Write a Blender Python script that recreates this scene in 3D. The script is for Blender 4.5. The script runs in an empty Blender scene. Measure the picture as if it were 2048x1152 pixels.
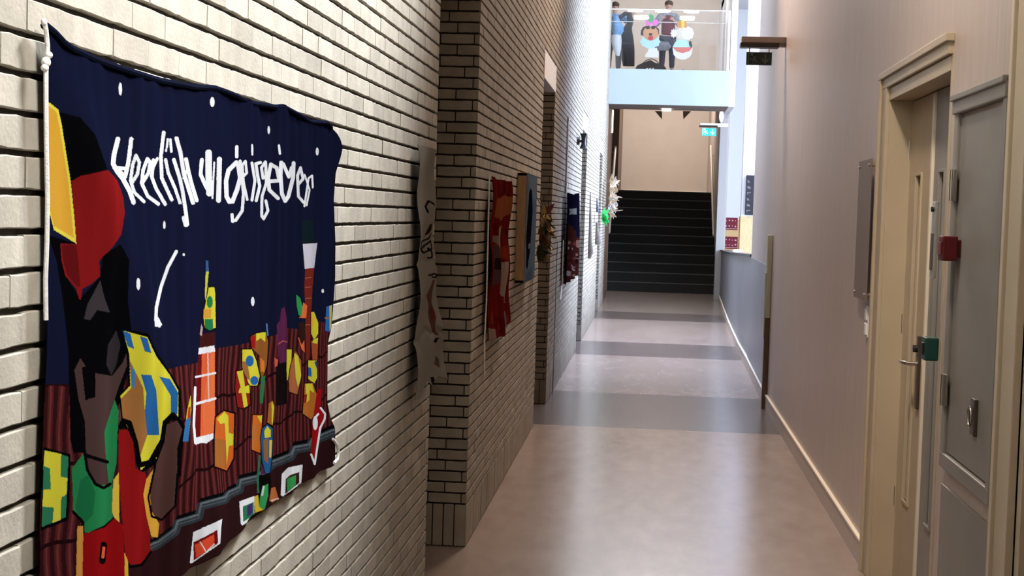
import bpy, bmesh, math, random
import numpy as np
from mathutils import Vector, Matrix
random.seed(7); rng = np.random.default_rng(7)
C = bpy.context.scene.collection
SC = bpy.context.scene

# ------------------------------------------------------------------ camera
F = 3000.0; VX, VY = 1300.0, 435.0; H = 1.65
yc = Vector(((VX-1024)/F, -(VY-576)/F, -1.0)).normalized()          # corridor direction seen by the camera
zc = Vector((0.035, 1.0, 0.0)); zc = (zc - yc*zc.dot(yc)).normalized()
xc = yc.cross(zc)
ROT = Matrix((xc, yc, zc))                                           # rows = world axes in camera space -> camera to world
cam_d = bpy.data.cameras.new('camera'); cam = bpy.data.objects.new('camera', cam_d); C.objects.link(cam)
cam_d.sensor_width = 36.0; cam_d.lens = F/2048*36.0; cam_d.clip_start = 0.05; cam_d.clip_end = 200
CO = Vector((0, 0, H))
cam.matrix_world = Matrix.Translation(CO) @ ROT.to_4x4()
SC.camera = cam
def ray(px, py): return ROT @ Vector(((px-1024)/F, -(py-576)/F, -1.0))
def onX(px, py, X):
    d = ray(px, py); return CO + d*(X/d.x)
def onY(px, py, Y):
    d = ray(px, py); return CO + d*(Y/d.y)
def onZ(px, py, Z):
    d = ray(px, py); return CO + d*((Z-H)/d.z)

# ------------------------------------------------------------------ colour management, world, lights
vs = SC.view_settings
vs.view_transform = 'Standard'; vs.look = 'None'; vs.gamma = 1.0; vs.exposure = 0.0; vs.use_curve_mapping = False
w = bpy.data.worlds.new('world'); SC.world = w; w.use_nodes = True
w.node_tree.nodes['Background'].inputs[0].default_value = (0.75, 0.8, 0.9, 1)
w.node_tree.nodes['Background'].inputs[1].default_value = 0.3
def area(name, loc, target, sx, sy, power, col, spread=180):
    l = bpy.data.lights.new(name, 'AREA'); l.shape = 'RECTANGLE'; l.size = sx; l.size_y = sy
    l.energy = power; l.color = col; l.spread = math.radians(spread)
    o = bpy.data.objects.new(name, l); C.objects.link(o); o.location = loc
    d = Vector(target)-Vector(loc); o.rotation_euler = d.to_track_quat('-Z', 'Y').to_euler(); return o
area('daylight_entrance', (0.75, 1.3, 3.3), (-0.85, 2.5, 1.9), 0.8, 0.8, 18, (1.0, 0.99, 0.95), 62)
area('roof_light_near', (0.75, 6.3, 5.3), (-0.85, 4.3, 3.6), 0.7, 0.7, 235, (0.90, 0.95, 1.0), 64)
area('corridor_light', (0.2, 13.5, 5.9), (0.65, 9.6, 1.9), 1.0, 1.6, 185, (1.0, 0.80, 0.66), 110)
area('corridor_light', (-0.4, 4.0, 5.7), (1.15, 6.8, 1.3), 0.5, 0.5, 17, (1.0, 0.86, 0.72), 50)  # added fill aimed at the door jamb, not a lamp of the corridor
area('overhead_fill', (0.1, 19.4, 6.1), (0.1, 19.39, 0), 1.8, 9.0, 330, (0.60, 0.70, 1.0), 70)  # added unseen fill that brightens the far floor, no roof window here
area('hall_window_daylight', (7.3, 22.5, 3.2), (-1, 22.0, 2.6), 9.0, 5.0, 3100, (0.62, 0.75, 1.0), 140)
area('overhead_fill', (0.2, 26.9, 6.1), (0.1, 26.4, 0), 2.0, 2.4, 30, (0.72, 0.86, 1.0))  # added unseen fill for the fascia and upper brick, no roof window here
area('stair_lamp_light', (0.2, 38.0, 6.0), (0.2, 38.6, 2.6), 1.8, 0.8, 165, (1.0, 0.93, 0.85))
area('upper_floor_lamp_light', (0.3, 30.6, 7.3), (0.3, 31.6, 4.8), 1.8, 1.2, 78, (0.97, 0.98, 1.0))

# ------------------------------------------------------------------ helpers
def s2l(c):
    c = c/255.0
    return c/12.92 if c <= 0.04045 else ((c+0.055)/1.055)**2.4
def rgb(r, g, b): return (s2l(r), s2l(g), s2l(b), 1.0)
MATS = {}
def mat(name, col, rough=0.6, metal=0.0, var=0.0, scale=8.0, stretch=(1, 1, 1), bump=0.0, bscale=60.0, emit=None, es=0.0, spec=0.5, trans=0.0, ior=1.45, coat=0.0):
    if name in MATS: return MATS[name]
    m = bpy.data.materials.new(name); m.use_nodes = True; MATS[name] = m
    nt = m.node_tree; N = nt.nodes; L = nt.links; b = N['Principled BSDF']
    b.inputs['Base Color'].default_value = col; b.inputs['Roughness'].default_value = rough
    b.inputs['Metallic'].default_value = metal; b.inputs['Specular IOR Level'].default_value = spec
    b.inputs['IOR'].default_value = ior; b.inputs['Transmission Weight'].default_value = trans; b.inputs['Coat Weight'].default_value = coat
    if emit: b.inputs['Emission Color'].default_value = emit; b.inputs['Emission Strength'].default_value = es
    tc = N.new('ShaderNodeTexCoord'); mp = N.new('ShaderNodeMapping'); mp.inputs['Scale'].default_value = stretch
    L.new(tc.outputs['Object'], mp.inputs['Vector'])
    no = N.new('ShaderNodeTexNoise'); no.inputs['Scale'].default_value = scale; no.inputs['Detail'].default_value = 5
    L.new(mp.outputs[0], no.inputs['Vector'])
    if var > 0:
        mx = N.new('ShaderNodeMix'); mx.data_type = 'RGBA'
        mx.inputs[6].default_value = tuple(c*(1-var) for c in col[:3])+(1,)
        mx.inputs[7].default_value = tuple(min(1, c*(1+var)) for c in col[:3])+(1,)
        rp = N.new('ShaderNodeMapRange'); rp.inputs[1].default_value = 0.3; rp.inputs[2].default_value = 0.7
        L.new(no.outputs['Fac'], rp.inputs[0]); L.new(rp.outputs[0], mx.inputs[0]); L.new(mx.outputs[2], b.inputs['Base Color'])
    if bump > 0:
        n2 = N.new('ShaderNodeTexNoise'); n2.inputs['Scale'].default_value = bscale; n2.inputs['Detail'].default_value = 4
        L.new(mp.outputs[0], n2.inputs['Vector'])
        bp = N.new('ShaderNodeBump'); bp.inputs['Strength'].default_value = bump; bp.inputs['Distance'].default_value = 0.003
        L.new(n2.outputs['Fac'], bp.inputs['Height']); L.new(bp.outputs[0], b.inputs['Normal'])
    return m
def attr_mat(name, rough=0.8, bump=0.2, bscale=400.0, coat=0.0):
    m = bpy.data.materials.new(name); m.use_nodes = True; MATS[name] = m
    N = m.node_tree.nodes; L = m.node_tree.links; b = N['Principled BSDF']
    a = N.new('ShaderNodeAttribute'); a.attribute_name = 'print'; b = N.new('ShaderNodeBsdfDiffuse'); L.new(b.outputs[0], N['Material Output'].inputs['Surface']); L.new(a.outputs['Color'], b.inputs['Color'])
    b.inputs['Roughness'].default_value = rough
    tc = N.new('ShaderNodeTexCoord'); n2 = N.new('ShaderNodeTexNoise'); n2.inputs['Scale'].default_value = bscale
    L.new(tc.outputs['Object'], n2.inputs['Vector']); bp = N.new('ShaderNodeBump'); bp.inputs['Strength'].default_value = bump; bp.inputs['Distance'].default_value = 0.001
    L.new(n2.outputs['Fac'], bp.inputs['Height']); L.new(bp.outputs[0], b.inputs['Normal'])
    return m

class MB:
    def __init__(s): s.v = []; s.f = []; s.mi = []; s.k = 0
    def add(s, vs, fs, mi=0):
        n = len(s.v); s.v += [tuple(v) for v in vs]; s.f += [tuple(n+i for i in f) for f in fs]; s.mi += [mi]*len(fs); return s
    def box(s, x0, x1, y0, y1, z0, z1, mi=0, bev=0.0):
        x0, x1 = sorted((x0, x1)); y0, y1 = sorted((y0, y1)); z0, z1 = sorted((z0, z1))
        if bev > 0:
            b = min(bev, (x1-x0)*.45, (y1-y0)*.45, (z1-z0)*.45)
            bm = bmesh.new(); bmesh.ops.create_cube(bm, size=1)
            for v in bm.verts: v.co = Vector(((x0+x1)/2+v.co.x*(x1-x0), (y0+y1)/2+v.co.y*(y1-y0), (z0+z1)/2+v.co.z*(z1-z0)))
            bmesh.ops.bevel(bm, geom=bm.edges[:], offset=b, segments=2, affect='EDGES', profile=0.6)
            bm.verts.index_update(); s.add([v.co for v in bm.verts], [[v.index for v in f.verts] for f in bm.faces], mi); bm.free(); return s
        v = [(x, y, z) for z in (z0, z1) for y in (y0, y1) for x in (x0, x1)]
        return s.add(v, [(0, 2, 3, 1), (4, 5, 7, 6), (0, 1, 5, 4), (2, 6, 7, 3), (0, 4, 6, 2), (1, 3, 7, 5)], mi)
    def tube(s, pts, r, n=10, mi=0, cap=True, close=False):
        pts = [Vector(p) for p in pts]; rs = r if isinstance(r, (list, tuple)) else [r]*len(pts)
        base = len(s.v); up = Vector((0, 0, 1)); rings = []
        t0 = None
        for i, p in enumerate(pts):
            a = pts[max(0, i-1)]; b = pts[min(len(pts)-1, i+1)]; t = (b-a).normalized() if (b-a).length > 1e-9 else Vector((0, 0, 1))
            if t0 is None:
                u = t.cross(up if abs(t.dot(up)) < .9 else Vector((1, 0, 0))).normalized()
            else:
                u = (u - t*u.dot(t)).normalized()
            t0 = t; w_ = t.cross(u)
            for k in range(n):
                an = 2*math.pi*k/n; s.v.append(tuple(p+(u*math.cos(an)+w_*math.sin(an))*rs[i]))
        for i in range(len(pts)-1):
            for k in range(n):
                a = base+i*n+k; b = base+i*n+(k+1) % n
                s.f.append((a, b, b+n, a+n)); s.mi.append(mi)
        if cap:
            s.f.append(tuple(base+k for k in reversed(range(n)))); s.mi.append(mi)
            e = base+(len(pts)-1)*n; s.f.append(tuple(e+k for k in range(n))); s.mi.append(mi)
        return s
    def ball(s, c, r, seg=16, ring=10, mi=0):
        r = r if isinstance(r, (tuple, list)) else (r, r, r); base = len(s.v)
        s.v.append((c[0], c[1], c[2]+r[2]))
        for i in range(1, ring):
            a = math.pi*i/ring
            for k in range(seg):
                b = 2*math.pi*k/seg; s.v.append((c[0]+r[0]*math.sin(a)*math.cos(b), c[1]+r[1]*math.sin(a)*math.sin(b), c[2]+r[2]*math.cos(a)))
        s.v.append((c[0], c[1], c[2]-r[2])); e = len(s.v)-1
        for k in range(seg):
            s.f.append((base, base+1+k, base+1+(k+1) % seg)); s.mi.append(mi)
            q = base+1+(ring-2)*seg; s.f.append((e, q+(k+1) % seg, q+k)); s.mi.append(mi)
        for i in range(ring-2):
            for k in range(seg):
                a = base+1+i*seg+k; b = base+1+i*seg+(k+1) % seg; s.f.append((a, a+seg, b+seg, b)); s.mi.append(mi)
        return s
    def loft(s, rings, mi=0):                                        # rings: list of (centre, rx, ry, [power]) horizontal ellipses
        n = 24; base = len(s.v)
        for (c, rx, ry) in rings:
            for k in range(n):
                a = 2*math.pi*k/n; s.v.append((c[0]+rx*math.cos(a), c[1]+ry*math.sin(a), c[2]))
        for i in range(len(rings)-1):
            for k in range(n):
                a = base+i*n+k; b = base+i*n+(k+1) % n; s.f.append((a, b, b+n, a+n)); s.mi.append(mi)
        s.f.append(tuple(base+k for k in reversed(range(n)))); s.mi.append(mi)
        e = base+(len(rings)-1)*n; s.f.append(tuple(e+k for k in range(n))); s.mi.append(mi)
        return s
    def prism(s, pts, dvec, mi=0):                                   # closed outline extruded along dvec
        pts = [Vector(p) for p in pts]; n = len(pts); d = Vector(dvec)
        s.add(pts+[p+d for p in pts], [tuple(range(n)), tuple(reversed(range(n, 2*n)))]+[(i, n+i, n+(i+1) % n, (i+1) % n) for i in range(n)], mi); return s
    def build(s, name, mats, parent=None, smooth=False, kind=None, recalc=True):
        me = bpy.data.meshes.new(name); me.from_pydata(s.v, [], s.f)
        if not isinstance(mats, (list, tuple)): mats = [mats]
        for m in mats: me.materials.append(m)
        me.polygons.foreach_set('material_index', s.mi)
        if recalc:
            bm = bmesh.new(); bm.from_mesh(me); bmesh.ops.recalc_face_normals(bm, faces=bm.faces[:]); bm.to_mesh(me); bm.free()
        if smooth:
            me.polygons.foreach_set('use_smooth', [True]*len(me.polygons)); me.set_sharp_from_angle(angle=math.radians(40))
        me.update()
        o = bpy.data.objects.new(name, me); C.objects.link(o)
        if parent:
            o.parent = parent; o.matrix_parent_inverse = Matrix.Translation(parent.location).inverted() if parent.type == 'EMPTY' else Matrix.Identity(4)
        if kind: o['kind'] = kind
        return o
def tag(o, label, cat, group=None, kind=None):
    o['label'] = label; o['category'] = cat
    if group: o['group'] = group
    if kind: o['kind'] = kind
    return o
def empty(name, loc, label, cat, group=None):
    o = bpy.data.objects.new(name, None); C.objects.link(o); o.location = loc; o.empty_display_size = 0.05
    return tag(o, label, cat, group)
def struct(o): o['kind'] = 'structure'; return o

XL, XR, XD = -0.85, 1.08, 1.18
YF = 28.4                         # front of the upper floor edge
ZTOP = 6.2

# ------------------------------------------------------------------ materials of the room
def brick_mat():
    m = bpy.data.materials.new('brick'); m.use_nodes = True
    N = m.node_tree.nodes; L = m.node_tree.links; b = N['Principled BSDF']
    a = N.new('ShaderNodeAttribute'); a.attribute_name = 'tone'
    cr = N.new('ShaderNodeValToRGB'); cr.color_ramp.elements[0].position = 0; cr.color_ramp.elements[0].color = (0.235, 0.21, 0.165, 1)
    cr.color_ramp.elements[1].position = 1; cr.color_ramp.elements[1].color = (0.41, 0.37, 0.305, 1)
    e = cr.color_ramp.elements.new(0.5); e.color = (0.335, 0.30, 0.245, 1)
    L.new(a.outputs['Fac'], cr.inputs[0])
    tc = N.new('ShaderNodeTexCoord'); no = N.new('ShaderNodeTexNoise'); no.inputs['Scale'].default_value = 14; no.inputs['Detail'].default_value = 6
    L.new(tc.outputs['Object'], no.inputs['Vector'])
    mr = N.new('ShaderNodeMapRange'); mr.inputs[1].default_value = .3; mr.inputs[2].default_value = .7; mr.inputs[3].default_value = .88; mr.inputs[4].default_value = 1.12
    L.new(no.outputs['Fac'], mr.inputs[0])
    mx = N.new('ShaderNodeVectorMath'); mx.operation = 'SCALE'; L.new(cr.outputs[0], mx.inputs[0]); L.new(mr.outputs[0], mx.inputs['Scale'])
    L.new(mx.outputs[0], b.inputs['Base Color']); b.inputs['Roughness'].default_value = 0.85; b.inputs['Specular IOR Level'].default_value = 0.2
    n2 = N.new('ShaderNodeTexNoise'); n2.inputs['Scale'].default_value = 120; n2.inputs['Detail'].default_value = 6; L.new(tc.outputs['Object'], n2.inputs['Vector'])
    bp = N.new('ShaderNodeBump'); bp.inputs['Strength'].default_value = 0.35; bp.inputs['Distance'].default_value = 0.003
    L.new(n2.outputs['Fac'], bp.inputs['Height']); L.new(bp.outputs[0], b.inputs['Normal'])
    return m
BRICK = brick_mat()
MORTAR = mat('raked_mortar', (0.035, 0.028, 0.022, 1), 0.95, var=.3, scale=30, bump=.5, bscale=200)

def floor_mat():
    m = bpy.data.materials.new('linoleum'); m.use_nodes = True
    N = m.node_tree.nodes; L = m.node_tree.links; b = N['Principled BSDF']
    tc = N.new('ShaderNodeTexCoord'); sp = N.new('ShaderNodeSeparateXYZ'); L.new(tc.outputs['Object'], sp.inputs[0])
    def noise(scale, st, det=5):
        mp = N.new('ShaderNodeMapping'); mp.inputs['Scale'].default_value = st; L.new(tc.outputs['Object'], mp.inputs[0])
        n = N.new('ShaderNodeTexNoise'); n.inputs['Scale'].default_value = scale; n.inputs['Detail'].default_value = det; L.new(mp.outputs[0], n.inputs['Vector']); return n
    n1 = noise(1.6, (1, .5, 1)); n2 = noise(9, (1, .35, 1)); n3 = noise(150, (1, .6, 1))
    cr = N.new('ShaderNodeValToRGB'); cr.color_ramp.elements[0].position = .3; cr.color_ramp.elements[0].color = (.235, .175, .14, 1)
    cr.color_ramp.elements[1].position = .7; cr.color_ramp.elements[1].color = (.32, .25, .21, 1)
    md = N.new('ShaderNodeMath'); md.operation = 'MULTIPLY_ADD'; md.inputs[1].default_value = .55
    L.new(n1.outputs['Fac'], md.inputs[0])
    m3 = N.new('ShaderNodeMath'); m3.operation = 'MULTIPLY'; m3.inputs[1].default_value = .45; L.new(n2.outputs['Fac'], m3.inputs[0]); L.new(m3.outputs[0], md.inputs[2])
    L.new(md.outputs[0], cr.inputs[0])
    # bands across the corridor, multiplied darker into the floor colour
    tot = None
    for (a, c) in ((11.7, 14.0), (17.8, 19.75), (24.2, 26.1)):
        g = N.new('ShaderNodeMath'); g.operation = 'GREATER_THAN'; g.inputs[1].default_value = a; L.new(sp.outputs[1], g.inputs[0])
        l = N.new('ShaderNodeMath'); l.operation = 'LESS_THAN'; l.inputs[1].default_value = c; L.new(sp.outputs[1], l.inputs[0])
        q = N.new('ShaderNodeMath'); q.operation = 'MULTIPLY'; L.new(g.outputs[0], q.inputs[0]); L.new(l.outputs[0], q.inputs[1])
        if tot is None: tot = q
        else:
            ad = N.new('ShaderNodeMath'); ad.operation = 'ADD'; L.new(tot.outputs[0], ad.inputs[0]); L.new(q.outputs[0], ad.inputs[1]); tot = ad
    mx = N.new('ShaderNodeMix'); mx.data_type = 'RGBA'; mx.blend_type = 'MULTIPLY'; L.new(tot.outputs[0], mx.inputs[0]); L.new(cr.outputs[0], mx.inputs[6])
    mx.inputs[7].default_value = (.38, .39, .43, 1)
    L.new(mx.outputs[2], b.inputs['Base Color'])
    rr = N.new('ShaderNodeMapRange'); rr.inputs[3].default_value = .20; rr.inputs[4].default_value = .25; L.new(n2.outputs['Fac'], rr.inputs[0]); L.new(rr.outputs[0], b.inputs['Roughness'])
    bp = N.new('ShaderNodeBump'); bp.inputs['Strength'].default_value = .05; bp.inputs['Distance'].default_value = .001; L.new(n3.outputs['Fac'], bp.inputs['Height']); L.new(bp.outputs[0], b.inputs['Normal'])
    return m
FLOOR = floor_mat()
WALLR = mat('pale_wall_panel', (0.50, 0.405, 0.355, 1), 0.42, var=.10, scale=6, stretch=(14, 14, .35), bump=.15, bscale=90)
GREYP = mat('grey_paint', (0.26, 0.243, 0.225, 1), 0.45, var=.05, scale=5, bump=.08)
CREAMP = mat('cream_paint', (0.47, 0.38, 0.27, 1), 0.4, var=.04, scale=5, bump=.08)
WHITEP = mat('white_paint', (0.78, 0.78, 0.78, 1), 0.55, var=.02)
STEEL = mat('brushed_steel', (0.55, 0.52, 0.48, 1), 0.28, metal=1.0, var=.05, scale=40)
DSTEEL = mat('dark_bronze_steel', (0.20, 0.17, 0.14, 1), 0.32, metal=1.0)
GREYMETAL = mat('grey_metal_sheet', (0.24, 0.245, 0.28, 1), 0.36, metal=0.2, var=.08, scale=3)
BLACK = mat('black_plastic', (0.012, 0.012, 0.013, 1), 0.5)
CARPET = mat('charcoal_stair_carpet', (0.032, 0.031, 0.028, 1), 0.95, var=.35, scale=60, bump=.6, bscale=200)
NOSING = mat('stair_nosing_grey', (0.075, 0.072, 0.066, 1), 0.7, var=.2, scale=30)
BEIGEW = mat('beige_plaster', (0.60, 0.52, 0.46, 1), 0.8, var=.03, scale=3, bump=.1)
PEACHW = mat('peach_plaster', (0.76, 0.67, 0.60, 1), 0.8, var=.03, scale=3)
BROWNW = mat('brown_wood_panel', (0.13, 0.075, 0.045, 1), 0.45, var=.25, scale=8, stretch=(12, 12, .5))
OAK = mat('oak_wood', (0.52, 0.33, 0.17, 1), 0.5, var=.18, scale=10, stretch=(10, 10, 1))
HANDW = mat('pale_handrail_paint', (0.80, 0.72, 0.62, 1), 0.4)
YELW = mat('ochre_wall_paint', (0.80, 0.55, 0.25, 1), 0.7, var=.03)
GLASS = mat('clear_glass', (1, 1, 1, 1), 0.0, trans=1.0, ior=1.45)
DGLASS = mat('dark_glass', (0.10, 0.09, 0.075, 1), 0.12, spec=.6)

# ------------------------------------------------------------------ brick walls
def brick_field(s0, s1, t0, t1, holes, near, off=0.0, HJ=0.0018):
    """bricks as (sa, sb, ta, tb, tone, nseg)"""
    out = []; L_, Cc, J = 0.165, 0.0535, 0.0088
    def intervals(z):
        iv = [(s0, s1)]
        for (a, b, za, zb) in holes:
            if za <= z < zb:
                nv = []
                for (p, q) in iv:
                    if b <= p or a >= q: nv.append((p, q)); continue
                    if a > p: nv.append((p, a))
                    if b < q: nv.append((b, q))
                iv = nv
        return iv
    r = 0; z = t0
    while z < t1-0.01:
        if r == 0: hgt = 0.2135; wd = 0.0535; ph = 0
        else: hgt = Cc; wd = L_; ph = (r % 2)*L_*0.5 + (0.0 if r % 5 else 0.04) + off
        za, zb = z+J/2, min(t1, z+hgt-J/2)
        for (p, q) in intervals((za+zb)/2):
            k = math.floor((p-ph)/wd); s = ph+k*wd
            while s < q:
                a = max(p, s+HJ/2); b = min(q, s+wd-HJ/2)
                if b-a > 0.012:
                    n = near(a)
                    out.append((a, b, za, zb, n, r == 0))
                s += wd
        z += hgt; r += 1
    return out
def lay(bricks, fn, name, backing, parent=None):
    V = []; Fs = []; T = []
    for (a, b, za, zb, n, sold) in bricks:
        tone = min(1, max(0, random.gauss(.5, .13))); d0 = random.gauss(0, .0006)
        base = len(V); jz = .0006 if n > 1 else 0
        dep = .011
        for i in range(n+1):
            s = a+(b-a)*i/n
            e1 = random.gauss(0, jz) - (.0007 if (i in (0, n) and n > 1) else 0); e2 = random.gauss(0, jz) + (.0007 if (i in (0, n) and n > 1) else 0)
            V.append(fn(s, za+e2, -dep)); V.append(fn(s, za+e2, -.0015+d0)); 
            V.append(fn(s, za+e2+.0018, d0)); V.append(fn(s, zb+e1-.0018, d0)); V.append(fn(s, zb+e1, -.0015+d0)); V.append(fn(s, zb+e1, -dep))
        T += [tone]*((n+1)*6)
        for i in range(n):
            p = base+i*6; q = p+6
            for k in range(5): Fs.append((p+k, q+k, q+k+1, p+k+1))
        Fs.append(tuple(base+k for k in (0, 1, 2, 3, 4, 5))); e = base+n*6; Fs.append(tuple(e+k for k in (5, 4, 3, 2, 1, 0)))
    nb = len(Fs)
    for v in backing.v: V.append(v); T.append(.5)
    off = len(V)-len(backing.v)
    Fs += [tuple(off+i for i in f) for f in backing.f]
    me = bpy.data.meshes.new(name); me.from_pydata(V, [], Fs)
    me.materials.append(BRICK); me.materials.append(MORTAR); me.materials.append(WHITEP)
    me.polygons.foreach_set('material_index', [0]*nb+[1+k for k in backing.mi])
    at = me.attributes.new('tone', 'FLOAT', 'POINT'); at.data.foreach_set('value', T)
    bm = bmesh.new(); bm.from_mesh(me); bmesh.ops.recalc_face_normals(bm, faces=bm.faces[:]); bm.to_mesh(me); bm.free()
    o = bpy.data.objects.new(name, me); C.objects.link(o); return struct(o)

OPEN = [(5.9, 7.27), (11.6, 12.98), (18.35, 19.7), (24.7, 26.0)]
ZO, ZP = 2.70, 2.92
holes = [(a, b, 0, ZP) for a, b in OPEN]
near = lambda y: 6 if y < 7.5 else (2 if y < 14 else 1)
bk = brick_field(-0.6, YF+0.3, 0.0, ZTOP, holes, near)
back = MB(); xb = XL-.0105
ys = [-0.6]+[v for o_ in OPEN for v in o_]+[YF+0.3]
for i in range(0, len(ys), 2): back.box(XL-.42, xb, ys[i]+(.0115 if i else 0), ys[i+1]-(.002 if i < len(ys)-2 else 0), 0, ZP)
back.box(XL-.42, xb, -0.6, YF+0.3, ZP, ZTOP)
lay(bk, lambda s, t, d: (XL+d, s, t), 'wall_left', back)
# far reveals of the four openings (they face the camera), and their white head boards
for i, (a, b) in enumerate(OPEN):
    bb = MB(); bb.box(-2.2, xb, b+.0105, b+.12, 0, ZO)
    bk2 = brick_field(-2.2, XL-.001, 0.0, ZO, [], (lambda s: 5 if i == 0 else 1), off=0.03, HJ=.0065)
    lay(bk2, lambda s, t, d, b=b: (s, b-d-.001, t), 'wall_reveal_%d' % (i+1), bb)
    m = MB(); m.box(XL-.35, XL+.004, a-.02, b+.02, ZO, ZP, bev=.004)
    struct(m.build('trim_%d' % (i+1), WHITEP if i else CREAMP))
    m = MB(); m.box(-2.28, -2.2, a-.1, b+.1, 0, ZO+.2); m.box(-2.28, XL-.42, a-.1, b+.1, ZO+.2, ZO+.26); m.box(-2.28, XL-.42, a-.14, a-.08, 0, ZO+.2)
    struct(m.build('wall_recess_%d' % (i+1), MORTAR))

# floor, ceilings, closing walls
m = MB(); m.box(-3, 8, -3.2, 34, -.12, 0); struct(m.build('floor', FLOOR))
m = MB(); m.box(-3, 8, -3.2, YF+.2, ZTOP, ZTOP+.15); m.box(1.39, 8, YF+.2, 33.2, ZTOP, ZTOP+.15); struct(m.build('ceiling', WHITEP))
m = MB(); m.box(-3, 3, -3.2, -3.05, 0, ZTOP); m.box(-1.27, -1.0, -3.2, -.6, 0, ZTOP); struct(m.build('wall_back', GREYP))

# ------------------------------------------------------------------ right wall
wr = MB()
HOY0, HOY1, DOZ = 5.64, 7.06, 2.28
wr.box(XR, XR+.5, -3.2, 3.42, 0, ZTOP)
wr.box(XR, XR+.5, 3.42, 4.42, 2.28, ZTOP)
wr.box(XR, XR+.5, 4.42, HOY0, 0, ZTOP)
wr.box(XR, XR+.5, HOY0, HOY1, DOZ, ZTOP)
wr.box(XR, XR+.5, HOY1, 13.4, 0, ZTOP)
wr.prism([(XR, 13.4, 0), (1.14, 16.9, 0), (1.64, 16.9, 0), (1.58, 13.4, 0)], (0, 0, ZTOP))
struct(wr.build('wall_right', WALLR))
# low curved wall with dark ledge, stepping outwards towards the stairs
pl = [(1.145, 16.9, 1.245), (1.16, 18.8, 1.21), (1.25, 22.9, 1.13), (1.36, 27.0, 1.06), (1.48, 31.2, 1.0)]
lw = MB(); ld = MB(); bb_ = MB()
for (a, b) in zip(pl[:-1], pl[1:]):
    for mbx, z0, z1, o0, o1 in ((lw, None, 0, 0, .14), (ld, 0, .03, -.02, .18)):
        v = []
        for (p) in (a, b):
            za = 0 if z0 is None else p[2]+z0; zb_ = p[2]+z1
            v += [(p[0]+o0, p[1], za), (p[0]+o1, p[1], za), (p[0]+o1, p[1], zb_), (p[0]+o0, p[1], zb_)]
        mbx.add(v, [(0, 1, 2, 3), (7, 6, 5, 4), (0, 4, 5, 1), (1, 5, 6, 2), (2, 6, 7, 3), (3, 7, 4, 0)])
struct(lw.build('wall_low_right', GREYMETAL)); struct(ld.build('trim_11', mat('dark_ledge', (.03, .03, .035, 1), .35)))
# baseboard; light from above is put into the pale colour of its top ledge
bb_ = MB(); bt = MB()
segs = [(XR, HOY1+.22, .125), (XR, 13.4, .125), (1.14, 16.9, .125), (1.16, 18.8, .125), (1.25, 22.9, .12), (1.36, 27.0, .115), (1.48, 31.2, .11)]
for a, b in zip(segs[:-1], segs[1:]):
    for mbx, z0, z1, o0 in ((bb_, 0, -.012, -.016), (bt, -.012, 0, -.020)):
        v = []
        for p in (a, b):
            za = 0 if z0 == 0 else p[2]+z0; zb_ = p[2]+z1
            v += [(p[0]+o0, p[1], za), (p[0]+.002, p[1], za), (p[0]+.002, p[1], zb_), (p[0]+o0, p[1], zb_)]
        mbx.add(v, [(0, 1, 2, 3), (7, 6, 5, 4), (0, 4, 5, 1), (1, 5, 6, 2), (2, 6, 7, 3), (3, 7, 4, 0)])
bsb = bb_.build('baseboard_right', WALLR); struct(bsb)
struct(bt.build('ledge', mat('baseboard_top_lit', (.85, .76, .62, 1), .35), bsb))

m = MB(); m.prism([(XR-.006, 13.42, .13), (1.134, 16.9, .13), (1.142, 16.9, .13), (XR+.002, 13.42, .13)], (0, 0, 1.115)); struct(m.build('trim_4', GREYMETAL))

# door frame 1
fr = MB()
fr.box(XR-.018, XR+.01, HOY1, HOY1+.17, 0, DOZ+.07, bev=.004)                        # far architrave
fr.box(XR-.030, XR-.017, HOY1+.13, HOY1+.17, 0, DOZ+.075, bev=.003)
fr.box(XR-.0195, XR+.01, HOY0-.02, HOY1+.171, DOZ-.001, DOZ+.07, bev=.004)                  # head board
fr.box(XR-.032, XR+.0, HOY0-.03, HOY1+.18, DOZ+.045, DOZ+.075, bev=.003)
fr.box(XR-.002, XD+.06, HOY1-.012, HOY1+.05, 0, DOZ, bev=.002)
fr.box(XR-.005, XD+.06, HOY0, HOY1, DOZ-.06, DOZ-.004, bev=.002)
fr.box(XR-.002, XD+.06, HOY0-.04, HOY0+.006, 0, DOZ, bev=.002)
dd = struct(fr.build('door_1', CREAMP))
def leaf(y0, y1, sy0, sy1, sz0, sz1, name, m_):
    L_ = MB(); g = MB(); x0, x1 = XD, XD+.045; z1 = DOZ-.065
    L_.box(x0, x1, y0, sy0, .008, z1, bev=.002); L_.box(x0, x1, sy1, y1, .008, z1, bev=.002)
    L_.box(x0, x1, sy0, sy1, .008, sz0, bev=.002); L_.box(x0, x1, sy0, sy1, sz1, z1, bev=.002)
    e = .014                                                                         # raised glazing bead
    L_.box(x0-.008, x0+.01, sy0-e, sy0+.003, sz0-e, sz1+e, bev=.003); L_.box(x0-.008, x0+.01, sy1-.003, sy1+e, sz0-e, sz1+e, bev=.003)
    L_.box(x0-.008, x0+.01, sy0, sy1, sz0-e, sz0, bev=.003); L_.box(x0-.008, x0+.01, sy0, sy1, sz1, sz1+e, bev=.003)
    lo = L_.build(name, m_, dd); g.box(x0+.016, x0+.022, sy0, sy1, sz0, sz1); g.build('glass_pane', DGLASS, lo); return lo
lf = leaf(6.475, HOY1-.004, 6.72, 6.85, .42, 1.87, 'door_leaf', CREAMP)
lf2 = leaf(HOY0+.004, 6.455, 6.20, 6.31, .42, 1.87, 'door_leaf', GREYP)
m = MB(); m.box(XD-.012, XD+.01, 6.447, 6.478, .01, DOZ-.07, bev=.005); m.build('meeting_strip', mat('light_edge_strip', (.7, .62, .5, 1), .3), dd)
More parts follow.
